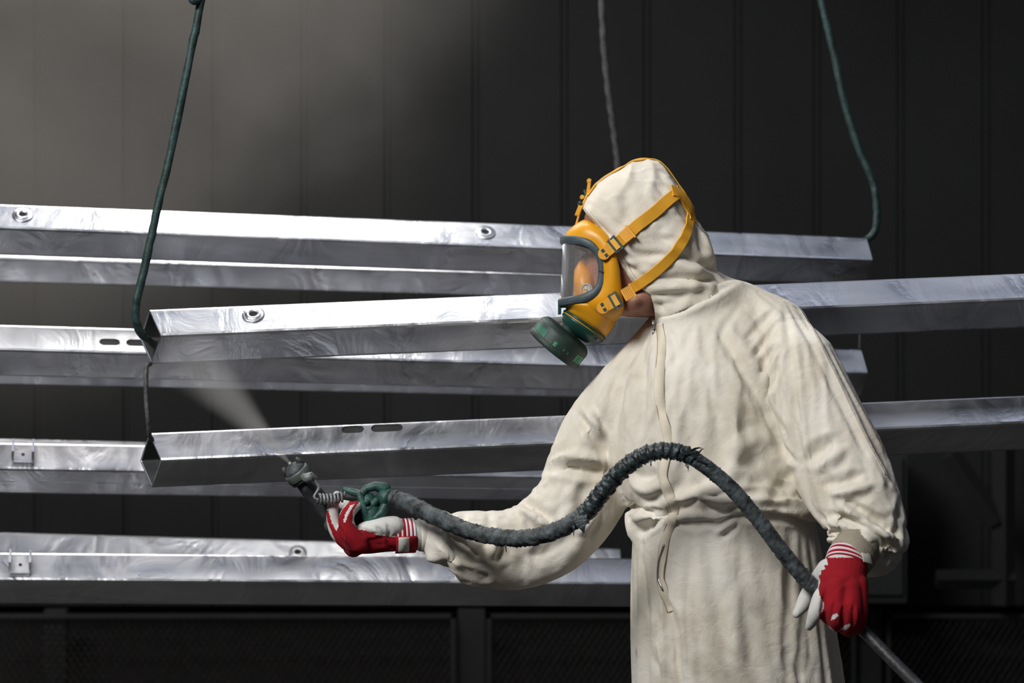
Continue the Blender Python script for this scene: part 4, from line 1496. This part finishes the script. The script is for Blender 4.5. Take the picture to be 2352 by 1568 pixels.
obj('forehead_buckle', *join([tube([Mh(1343, 432, -0.006), Mh(1347, 442, -0.006), Mh(1343, 456, -0.006), Mh(1338, 468, -0.006)], 0.003, 8), tube([Mh(1333, 463, -0.014), Mh(1333, 463, 0.014)], 0.0042, 10)]), M['buckle'], fst)

# ------------------------------------------------------------------ gloves
def split_glove(co, fc, is_red, name_parent_label):
    cen = np.array([np.mean(co[list(f)], 0) for f in fc])
    px = proj(cen)
    red = is_red(px, cen)
    def sub(mask):
        fs = [f for f, m in zip(fc, mask) if m]
        us = sorted({i for f in fs for i in f})
        mm = {i: k for k, i in enumerate(us)}
        return co[us], [tuple(mm[i] for i in f) for f in fs]
    a = sub(red)
    b = sub(~red)
    g = obj('glove', *a, M['glove_red'], person)
    g['label'] = name_parent_label
    p_ = obj('leather_palm', *b, M['glove_white'], g)
    p_['label'] = 'white leather palm and finger sides'
    return g
def in_poly(px, poly):
    x, y = px[:, 0], px[:, 1]
    ins = np.zeros(len(px), bool)
    n = len(poly)
    for i in range(n):
        x1, y1 = poly[i]
        x2, y2 = poly[(i + 1) % n]
        c = ((y1 > y) != (y2 > y)) & (x < (x2 - x1) * (y - y1) / (y2 - y1 + 1e-9) + x1)
        ins ^= c
    return ins

# hand on the gun (palm up, fingers curled over the handle)
g_parts = [limb([(952, 1229, 4.96, 36), (915, 1231, 4.955, 35), (880, 1234, 4.95, 34), (845, 1238, 4.945, 34), (818, 1243, 4.94, 30)]),
           limb([(905, 1208, 4.935, 24), (870, 1212, 4.93, 24), (838, 1222, 4.93, 24)]),
           limb([(900, 1218, 4.985, 30), (850, 1225, 4.985, 34), (815, 1235, 4.985, 28)]),
           limb([(824, 1248, 4.915, 24), (803, 1222, 4.905, 21), (795, 1196, 4.905, 18.5), (803, 1172, 4.912, 16), (819, 1161, 4.925, 12)]),
           limb([(818, 1248, 4.930, 25), (800, 1220, 4.925, 20), (795, 1194, 4.925, 17), (804, 1174, 4.930, 15), (818, 1164, 4.94, 12)]),
           limb([(812, 1245, 4.945, 24), (798, 1220, 4.94, 19), (795, 1196, 4.94, 16), (804, 1176, 4.942, 14), (816, 1168, 4.95, 11)]),
           limb([(800, 1242, 4.962, 23), (776, 1222, 4.960, 19), (765, 1194, 4.960, 15.5), (765, 1162, 4.960, 13.5), (774, 1136, 4.960, 9.5)]),
           limb([(885, 1212, 5.005, 23), (845, 1192, 5.025, 20), (812, 1170, 5.025, 17), (790, 1160, 5.02, 13)]),
           limb([(818, 1256, 4.935, 20), (812, 1262, 4.95, 18), (806, 1258, 4.985, 18)])]
gco, gfc = union(g_parts, 0.0022, 7)
gs = [((( 792, 1240), (784, 1222), (778, 1206)), 5, -3.5), (((835, 1212), (850, 1225), (868, 1226)), 5, -3), (((862, 1206), (876, 1222), (884, 1232)), 5, -3),
      (((889, 1200), (895, 1220), (893, 1232)), 5, -3), (((812, 1200), (822, 1212), (838, 1218)), 5, -3), (((885, 1236), (896, 1256), (908, 1262)), 5, -3), (((830, 1244), (860, 1250), (890, 1250)), 8, -1.5)]
gco = sculpt(gco, gfc, gs)
red_poly = [(828, 1148), (804, 1150), (786, 1170), (776, 1192), (778, 1208), (772, 1220), (762, 1200), (754, 1172), (748, 1172), (752, 1196), (758, 1212), (766, 1232), (774, 1248), (800, 1285), (870, 1285), (960, 1285), (960, 1233), (906, 1233), (870, 1229), (837, 1217), (822, 1215), (809, 1199), (811, 1172)]
stripe_poly = [(816, 1156), (805, 1160), (794, 1178), (788, 1198), (793, 1200), (800, 1181), (809, 1166)]
gl = split_glove(gco, gfc, lambda px, c: in_poly(px, red_poly) & ~in_poly(px, stripe_poly), 'red glove with white leather palm gripping the spray gun')

def cuff_rings(pts, names, parent):
    """striped knit cuff: alternate red and white bands along the wrist"""
    path = catmull(pts, 12)
    n = len(path)
    k = len(names)
    for j, nm in enumerate(names):
        a, b = int(j * (n - 1) / k), int((j + 1) * (n - 1) / k)
        seg_ = path[a:b + 1]
        V, Fc = tube([P(*p[:3]) for p in seg_], [R(p[3], p[2]) * (1 + (0.02 if nm == 'w' else 0)) for p in seg_], 36)
        obj('white_stripe' if nm == 'w' else 'red_stripe', V, Fc, M['stripe_white'] if nm == 'w' else M['glove_red'], parent)
cuff_rings([(907, 1230, 4.955, 38.5), (930, 1229, 4.957, 38.5), (951, 1228, 4.96, 38)], 'rwrwrwrwrw', gl)
def tag_patch(c0, c1, w0, lift, nm, parent):
    pass
# cloth tag and knit welt on the lower half of the cuff
cf = [limb([(909, 1240, 4.945, 31), (948, 1239, 4.948, 31)], 6, 30, False)]
wv, wf = tube([P(908, 1238, 4.952), P(950, 1237, 4.954)], [R(34, 4.95), R(33.5, 4.95)], 40)
def arc_strip(p0, p1, r0, a0, a1, mat, name, parent, n=10):
    A, B_ = P(*p0), P(*p1)
    t = (B_ - A).normalized()
    f = Vector((0, -1, 0))
    f = (f - t * f.dot(t)).normalized()
    u = Vector((0, 0, 1))
    u = (u - t * u.dot(t) - f * u.dot(f)).normalized()
    rings_ = []
    for q in (A, B_):
        row = []
        for i in range(n + 1):
            a = a0 + (a1 - a0) * i / n
            row.append(q + (f * math.cos(a) + u * math.sin(a)) * r0)
        for i in range(n, -1, -1):
            a = a0 + (a1 - a0) * i / n
            row.append(q + (f * math.cos(a) + u * math.sin(a)) * (r0 - 0.0015))
        rings_.append(row)
    return obj(name, *fix_normals(*rings_mesh(rings_)), mat, parent)
rc = R(38.5, 4.96)
arc_strip((906, 1230, 4.955), (953, 1228, 4.96), rc + 0.0022, -0.02, -1.75, M['glove_red'], 'cuff_welt', gl)
tg = arc_strip((911, 1230, 4.955), (936, 1229, 4.958), rc + 0.0034, -0.06, -1.08, M['tag_white'], 'cloth_tag', gl)
tg['label'] = 'white care tag with small grey print'
def text_on(txt, loc, size, Mx, mat, parent, name='print'):
    cu_ = bpy.data.curves.new(name, 'FONT')
    cu_.body = txt
    cu_.size = size
    cu_.align_x = 'CENTER'
    cu_.align_y = 'CENTER'
    cu_.extrude = 0.00015
    o = bpy.data.objects.new(name, cu_)
    cu_.materials.append(mat)
    C.objects.link(o)
    Mw = Mx.to_4x4()
    Mw.translation = loc
    o.matrix_world = Mw
    dg = bpy.context.evaluated_depsgraph_get()
    me = bpy.data.meshes.new_from_object(o.evaluated_get(dg))
    bpy.data.objects.remove(o)
    me.transform(Mw)
    o = bpy.data.objects.new(name, me)
    C.objects.link(o)
    o.parent = parent
    o.matrix_parent_inverse = parent.matrix_world.inverted()
    return o
# lettering reads downwards along the tag
aa = -0.62
f = Vector((0, -1, 0))
u = Vector((0, 0, 1))
nrm = f * math.cos(aa) + u * math.sin(aa)
dn = f * math.sin(aa) - u * math.cos(aa)
ydir = nrm.cross(dn)
Mx = Matrix((dn, ydir, nrm)).transposed()
text_on('CE', P(931, 1229, 4.957) + nrm * (rc + 0.0038), 0.0075, Mx, M['ink'], tg)
# two rows of fine print, too small to read
for px in (923, 916):
    c = P(px, 1229, 4.957) + nrm * (rc + 0.0036)
    obj('print', *join([box(c + dn * (k * 0.0022 - 0.004), 0.0014, 0.0022, 0.0006, Mx) for k in range(5)]), M['ink'], tg, smooth=False)

# hand on the hose
h_parts = [limb([(1945, 1294, 4.725, 49), (1940, 1325, 4.712, 50), (1934, 1365, 4.700, 50), (1932, 1398, 4.695, 44)]),
           limb([(1908, 1330, 4.705, 28), (1906, 1380, 4.690, 30), (1902, 1408, 4.690, 22), (1912, 1422, 4.715, 18)]),
           limb([(1925, 1350, 4.685, 30), (1925, 1400, 4.675, 30), (1922, 1428, 4.685, 22), (1928, 1432, 4.715, 18)]),
           limb([(1950, 1350, 4.685, 30), (1952, 1405, 4.675, 29), (1948, 1440, 4.690, 21), (1950, 1442, 4.72, 18)]),
           limb([(1968, 1340, 4.695, 26), (1970, 1400, 4.688, 25), (1968, 1436, 4.700, 20), (1966, 1440, 4.73, 16)]),
           limb([(1900, 1352, 4.690, 19), (1884, 1372, 4.680, 18), (1874, 1404, 4.676, 18), (1864, 1428, 4.682, 13), (1858, 1440, 4.69, 9)]),
           limb([(1900, 1306, 4.725, 24), (1874, 1338, 4.742, 20), (1854, 1368, 4.745, 18), (1842, 1392, 4.738, 16), (1829, 1410, 4.73, 10)])]
hco2, hfc2 = union(h_parts, 0.0022, 6)
hsx = [(((1916, 1380), (1912, 1405), (1910, 1428)), 5, -3.5), (((1938, 1385), (1936, 1415), (1936, 1442)), 5, -3.5), (((1961, 1385), (1960, 1415), (1960, 1445)), 5, -3),
       (((1945, 1345), (1940, 1370), (1935, 1390)), 9, -2.5), (((1892, 1360), (1890, 1392), (1884, 1412)), 5, -3), (((1900, 1320), (1925, 1322), (1955, 1330)), 8, 1.8)]
hco2 = sculpt(hco2, hfc2, hsx)
zig = [(1898, 1280), (1902, 1296), (1893, 1298), (1895, 1306), (1886, 1310), (1886, 1318), (1880, 1322), (1884, 1334), (1880, 1352), (1884, 1372), (1892, 1384), (1894, 1392), (1888, 1404), (1880, 1412), (1884, 1424), (1915, 1445), (1920, 1470), (2010, 1470), (2010, 1280)]
slit1 = [(1908, 1424), (1912, 1412), (1922, 1408), (1926, 1413), (1917, 1421)]
slit2 = [(1928, 1446), (1940, 1436), (1951, 1431), (1953, 1437), (1942, 1446)]
gl2 = split_glove(hco2, hfc2, lambda px, c: in_poly(px, zig) & ~in_poly(px, slit1) & ~in_poly(px, slit2) & (c[:, 1] < 4.735), 'red glove with white leather palm holding the hose')
cuff_rings([(1952, 1276, 4.733, 49), (1947, 1287, 4.727, 49.5), (1944, 1298, 4.722, 49.5)], 'rwrwrwr', gl2)
tg2 = arc_strip((1957, 1276, 4.735), (1966, 1316, 4.712), R(47, 4.73), 0.35, 0.95, M['tag_white'], 'cloth_tag', gl2)

# ------------------------------------------------------------------ hose
hose = empty('spray_hose', P(1530, 1020, 4.72))
tag(hose, 'dark tape-wrapped hose arching from the spray gun across the worker\'s belly', 'hose')
hpts = [(884, 1140, 4.945), (930, 1152, 4.93), (1000, 1186, 4.87), (1075, 1218, 4.83), (1150, 1234, 4.80), (1220, 1234, 4.78), (1285, 1215, 4.765), (1345, 1178, 4.75), (1385, 1128, 4.735),
        (1430, 1078, 4.72), (1480, 1045, 4.71), (1530, 1035, 4.70), (1580, 1046, 4.70), (1635, 1082, 4.70), (1690, 1132, 4.70), (1745, 1198, 4.705), (1800, 1270, 4.71), (1850, 1330, 4.712), (1895, 1370, 4.715), (1950, 1420, 4.715), (1990, 1455, 4.70), (2040, 1506, 4.67), (2100, 1566, 4.62), (2230, 1690, 4.5), (2400, 1830, 4.4)]
hw_px = {0: 20, 3: 19, 6: 19.5, 8: 20, 10: 18.5, 12: 18, 14: 18, 17: 19, 19: 14, 24: 15}
path = catmull(hpts, 22)
idx_ = np.arange(len(path)) / 22.0
rads = np.interp(idx_, list(hw_px.keys()), list(hw_px.values()))
p3 = [P(*p) for p in path]
def hose_r(i0, spiral, amp, rough):
    def f(i, a):
        j = i + i0
        q = (j * spiral + a / (2 * math.pi)) % 1.0
        return 1 + amp * (q - 0.5) + rough * noise.noise(Vector((j * 0.5, 3 * math.cos(a), 3 * math.sin(a)))) + 0.5 * rough * noise.noise(Vector((j * 1.7, 6 * math.cos(a), 6 * math.sin(a) + 9)))
    return f
def hose_seg(a, b, name, mat, spiral, amp, rough, k=1.0):
    i0, i1 = int(a * 22), int(b * 22)
    V, Fc = tube(p3[i0:i1 + 1], [R(rads[i], path[i][2]) * k for i in range(i0, i1 + 1)], 24, rfun=hose_r(i0, spiral, amp, rough))
    return obj(name, V, Fc, mat, hose)
o = hose_seg(0, 7.0, 'taped_section', M['hose'], 0.085, 0.14, 0.20)
o['label'] = 'dusty grey-green taped section near the gun'
o = hose_seg(6.8, 12.3, 'wrapped_section', M['hose_wrap'], 0.13, 0.22, 0.26, 1.03)
o['label'] = 'dark twisted tape wrapping'
o = hose_seg(12.0, 18.6, 'plain_section', M['hose'], 0.03, 0.05, 0.16, 0.97)
o = hose_seg(18.4, 24, 'lower_section', M['hose_black'], 0.05, 0.03, 0.05)
# frayed tape ends standing off the hose
def flap(px, py, d, dirx, diry, ln, wd, name='tape_end', mat=None):
    n = 6
    rings = []
    l = math.hypot(dirx, diry)
    ux, uy = dirx / l, diry / l
    for i in range(n + 1):
        t = i / n
        cx, cy = px + ux * ln * t, py + uy * ln * t + 5 * math.sin(t * 5 + px)
        w_ = wd * (1 - t * 0.92)
        q0 = P(cx - uy * w_, cy + ux * w_, d - 0.004 * math.sin(3 * t))
        q1 = P(cx + uy * w_, cy - ux * w_, d - 0.004 * math.sin(3 * t) - 0.002)
        off = Vector((0, 0.0012, 0))
        rings.append([q0, q1, q1 + off, q0 + off])
    obj(name, *fix_normals(*rings_mesh(rings)), mat or M['hose_wrap'], hose, smooth=False)
for a in [(1565, 1035, 4.685, 1, -0.05, 48, 7), (1590, 1046, 4.685, 0.7, -0.3, 30, 5), (1578, 1062, 4.685, 0.15, 1, 22, 5), (1600, 1058, 4.685, 0.9, 0.1, 34, 5), (1495, 1058, 4.69, 0.02, 1, 16, 2.5), (1332, 1184, 4.735, 0.2, 1, 46, 17), (1316, 1206, 4.74, 0.1, 1, 22, 4), (1160, 1252, 4.79, 0.3, 1, 14, 3), (1020, 1212, 4.85, 0.3, 0.8, 16, 3), (1440, 1060, 4.71, -0.2, -1, 10, 3)]:
    flap(*a)

# ------------------------------------------------------------------ spray gun
gun = empty('spray_gun', P(760, 1170, 4.99))
tag(gun, 'paint-crusted dark spray gun in the outstretched gloved hand', 'spray gun')
DG = 4.975
ga = Vector((0.60, 0.24, -0.80)).normalized()
def gp(px, py, dd=0.0):
    return P(px, py, DG + dd)
nz = gp(672, 1072)
rough_f = lambda k: (lambda i, a: 1 + 0.07 * noise.noise(Vector((i * 0.9 + k, 2 * math.cos(a), 2 * math.sin(a)))))
def glathe(c, prof, seg=32):
    u = Vector((0, -1, 0))
    u = (u - ga * u.dot(ga)).normalized()
    v = ga.cross(u)
    return rings_mesh([[c + ga * h + u * (r * math.cos(2 * math.pi * k / seg)) + v * (r * math.sin(2 * math.pi * k / seg)) for k in range(seg)] for r, h in prof])
uu = Vector((0, -1, 0))
uu = (uu - ga * uu.dot(ga)).normalized()
vv_ = ga.cross(uu)
cap = obj('air_cap', *glathe(nz, [(0.004, -0.006), (0.010, -0.005), (0.016, 0.000), (0.020, 0.004), (0.022, 0.008), (0.022, 0.012)]), M['gun_dark'], gun)
for s in (-1, 1):
    b = nz + vv_ * (s * 0.017)
    obj('horn', *tube([b + ga * 0.008, b - ga * 0.004, b - ga * 0.010 - vv_ * s * 0.002], [0.0055, 0.005, 0.003], 10), M['gun_dark'], cap)
obj('fluid_tip', *tube([nz - ga * 0.004, nz - ga * 0.011], [0.005, 0.003], 12), M['gun_pale'], cap)
obj('retaining_ring', *glathe(nz, [(0.020, 0.009), (0.0245, 0.010), (0.0255, 0.013), (0.0255, 0.024), (0.0245, 0.027), (0.021, 0.028)]), M['gun_ring'], gun)
obj('front_collar', *glathe(nz, [(0.020, 0.027), (0.0235, 0.028), (0.0225, 0.033), (0.016, 0.034)]), M['gun_dark'], gun)
bar_l = [nz + ga * t for t in (0.030, 0.05, 0.075, 0.10, 0.13, 0.16)]
obj('barrel', *tube(bar_l, [0.0165, 0.0175, 0.0185, 0.018, 0.019, 0.017], 24, rfun=rough_f(1.0)), M['gun_dark'], gun)
obj('handle', *tube([gp(766, 1206, 0.004), gp(790, 1195, -0.005), gp(826, 1182, -0.015), gp(850, 1172, -0.02)], [0.018, 0.017, 0.016, 0.015], 20, rfun=rough_f(4.0), round_ends=True), M['gun_dark'], gun)
obj('butt_grip', *tube([gp(846, 1150, -0.03), gp(852, 1175, -0.032), gp(860, 1203, -0.034)], [0.016, 0.021, 0.020], 20, rfun=rough_f(2.0), round_ends=True), M['gun_green'], gun)
obj('hook_arm', *tube([gp(792, 1124, -0.03), gp(812, 1130, -0.032), (gp(830, 1136, -0.034)), gp(842, 1122, -0.034), gp(862, 1116, -0.033), gp(882, 1122, -0.032)], [0.005, 0.008, 0.0095, 0.008, 0.009, 0.013], 14, rfun=rough_f(3.0), round_ends=True), M['gun_green'], gun)
obj('trigger_link', *tube([gp(826, 1136, -0.04), gp(836, 1165, -0.045), gp(848, 1192, -0.045)], [0.007, 0.0085, 0.007], 14, rfun=rough_f(5.0), round_ends=True), M['gun_green'], gun)
obj('link_bolt', *tube([gp(842, 1152, -0.045), gp(842, 1152, -0.056)], [0.006, 0.0055], 12), M['gun_green'], gun)
obj('cross_tube', *tube([gp(846, 1168, -0.045), gp(864, 1150, -0.04)], [0.0075, 0.0075], 14, round_ends=True), M['gun_green'], gun)
obj('lower_elbow', *tube([gp(862, 1190, -0.045), gp(876, 1178, -0.042), gp(886, 1158, -0.038)], [0.009, 0.009, 0.010], 14, rfun=rough_f(6.0), round_ends=True), M['gun_green'], gun)
obj('hose_collar', *tube([gp(872, 1128, -0.03), gp(886, 1142, -0.03), gp(898, 1145, -0.035)], [0.014, 0.020, 0.0185], 22, rfun=rough_f(7.0)), M['gun_green'], gun)
obj('air_fitting', *tube([gp(700, 1096, -0.022), gp(706, 1098, -0.026), gp(716, 1094, -0.026), gp(722, 1098, -0.024)], [0.008, 0.0105, 0.009, 0.006], 14, rfun=lambda i, a: 1 + 0.2 * noise.noise(Vector((i * 1.3, 2 * math.cos(a), 2 * math.sin(a)))), round_ends=True), M['gun_pale'], gun)
co_l = [gp(722, 1098, -0.026), gp(728, 1110, -0.028), gp(732, 1120, -0.028), gp(726, 1132, -0.028), gp(722, 1140, -0.028), gp(726, 1146, -0.028)]
obj('air_wire', *tube([Vector(v) for v in catmull([tuple(v) for v in co_l], 6)], 0.0027, 8), M['gun_pale'], gun)
hx = []
for i in range(150):
    t = i / 149
    a = t * 7.5 * 2 * math.pi
    hx.append(gp(728 + 60 * t + 1.5 * math.cos(a), 1144 - 4 * t + 4 * math.sin(math.pi * t) + 10.5 * math.sin(a), -0.030 - 0.009 * math.cos(a)))
hx += [gp(792, 1138, -0.032), gp(793, 1128, -0.032), gp(796, 1124, -0.031)]
obj('coiled_line', *tube(hx, 0.0026, 8), M['gun_pale'], gun)
obj('trigger', *tube([gp(742, 1150, -0.005), gp(758, 1166, -0.004), gp(782, 1180, -0.003)], [0.006, 0.006, 0.005], 12), M['gun_dark'], gun)

# ------------------------------------------------------------------ spray mist and haze
def volume_material(name, col, density_builder, aniso=0.2):
    m = bpy.data.materials.new(name)
    m.use_nodes = True
    nt = m.node_tree
    nt.nodes.clear()
    out_ = nn(nt, 'ShaderNodeOutputMaterial')
    sca = nn(nt, 'ShaderNodeVolumeScatter')
    sca.inputs['Color'].default_value = (*col, 1)
    sca.inputs['Anisotropy'].default_value = aniso
    nt.links.new(density_builder(nt), sca.inputs['Density'])
    nt.links.new(sca.outputs[0], out_.inputs['Volume'])
    return m
def math_n(nt, op, a, b=None, clamp=False):
    n = nn(nt, 'ShaderNodeMath', operation=op)
    n.use_clamp = clamp
    for i, v in enumerate((a, b)):
        if v is None:
            continue
        if isinstance(v, (int, float)):
            n.inputs[i].default_value = v
        else:
            nt.links.new(v, n.inputs[i])
    return n.outputs[0]
def ramp(nt, v, lo, hi):
    mr = nn(nt, 'ShaderNodeMapRange', interpolation_type='SMOOTHSTEP')
    mr.inputs['From Min'].default_value = lo
    mr.inputs['From Max'].default_value = hi
    nt.links.new(v, mr.inputs['Value'])
    return mr.outputs['Result']
def haze_density(nt):
    tc = nn(nt, 'ShaderNodeTexCoord')
    sp = nn(nt, 'ShaderNodeSeparateXYZ')
    nt.links.new(tc.outputs['Object'], sp.inputs[0])
    n = nn(nt, 'ShaderNodeTexNoise')
    n.inputs['Scale'].default_value = 1.5
    n.inputs['Detail'].default_value = 4
    n.inputs['Roughness'].default_value = 0.55
    n.inputs['Distortion'].default_value = 0.4
    nt.links.new(tc.outputs['Object'], n.inputs['Vector'])
    nz_ = ramp(nt, n.outputs['Fac'], 0.28, 0.66)
    nz_ = math_n(nt, 'ADD', math_n(nt, 'MULTIPLY', nz_, 0.75), 0.25)
    # the cloud drifts up and to the left of the gun
    s = math_n(nt, 'ADD', sp.outputs['X'], math_n(nt, 'MULTIPLY', sp.outputs['Z'], -0.9))
    s = math_n(nt, 'ADD', s, math_n(nt, 'MULTIPLY', math_n(nt, 'SUBTRACT', n.outputs['Fac'], 0.5), -1.5))
    fx = ramp(nt, s, -2.0, -2.75)
    fz = ramp(nt, sp.outputs['Z'], 1.05, 1.75)
    return math_n(nt, 'MULTIPLY', math_n(nt, 'MULTIPLY', nz_, fx), math_n(nt, 'MULTIPLY', fz, 0.24))
hz_m = volume_material('overspray_haze', (0.90, 0.85, 0.80), haze_density, 0.0)
V, Fc = box((-0.95, 7.42, 2.05), 3.0, 1.15, 2.7)
haze = obj('overspray_haze', V, Fc, hz_m, smooth=False)
tag(haze, 'brownish overspray haze drifting before the dark wall, upper left', 'haze')
haze['kind'] = 'stuff'

s0 = gp(668, 1066)
s1 = P(418, 800, 5.16)
sd = (s1 - s0)
SL = sd.length
sdn = sd.normalized()
def spray_density(nt):
    tc = nn(nt, 'ShaderNodeTexCoord')
    sp = nn(nt, 'ShaderNodeSeparateXYZ')
    nt.links.new(tc.outputs['Object'], sp.inputs[0])
    r2 = math_n(nt, 'SQRT', math_n(nt, 'ADD', math_n(nt, 'MULTIPLY', sp.outputs['Y'], sp.outputs['Y']), math_n(nt, 'MULTIPLY', sp.outputs['Z'], sp.outputs['Z'])))
    rad = math_n(nt, 'ADD', math_n(nt, 'MULTIPLY', sp.outputs['X'], 0.23), 0.002)
    q = math_n(nt, 'DIVIDE', r2, rad)
    core = ramp(nt, q, 1.0, 0.1)
    fall = math_n(nt, 'DIVIDE', 0.55, math_n(nt, 'ADD', math_n(nt, 'MULTIPLY', sp.outputs['X'], 6.0), 0.12))
    end = ramp(nt, sp.outputs['X'], 0.46, 0.16)
    n = nn(nt, 'ShaderNodeTexNoise')
    n.inputs['Scale'].default_value = 14
    n.inputs['Detail'].default_value = 3
    nt.links.new(tc.outputs['Object'], n.inputs['Vector'])
    nz_ = math_n(nt, 'ADD', math_n(nt, 'MULTIPLY', n.outputs['Fac'], 0.8), 0.5)
    d = math_n(nt, 'MULTIPLY', math_n(nt, 'MULTIPLY', core, fall), math_n(nt, 'MULTIPLY', end, nz_))
    return math_n(nt, 'MULTIPLY', d, 30.0)
sp_m = volume_material('spray_jet', (0.95, 0.93, 0.92), spray_density, 0.1)
prof = [(0.001, 0.0), (0.02, 0.05), (0.05, 0.16), (0.085, 0.30), (0.12, 0.48)]
rings = []
for r_, h in prof:
    rings.append([Vector((h, r_ * math.cos(2 * math.pi * k / 24), r_ * math.sin(2 * math.pi * k / 24))) for k in range(24)])
jet = obj('spray_mist', *fix_normals(*rings_mesh(rings)), sp_m)
Xa = sdn
Ya = Vector((0, 1, 0))
Ya = (Ya - Xa * Ya.dot(Xa)).normalized()
Za = Xa.cross(Ya)
Mw = Matrix((Xa, Ya, Za)).transposed().to_4x4()
Mw.translation = s0
jet.matrix_world = Mw
tag(jet, 'pale fan of paint mist leaving the gun nozzle', 'mist')
jet['kind'] = 'stuff'
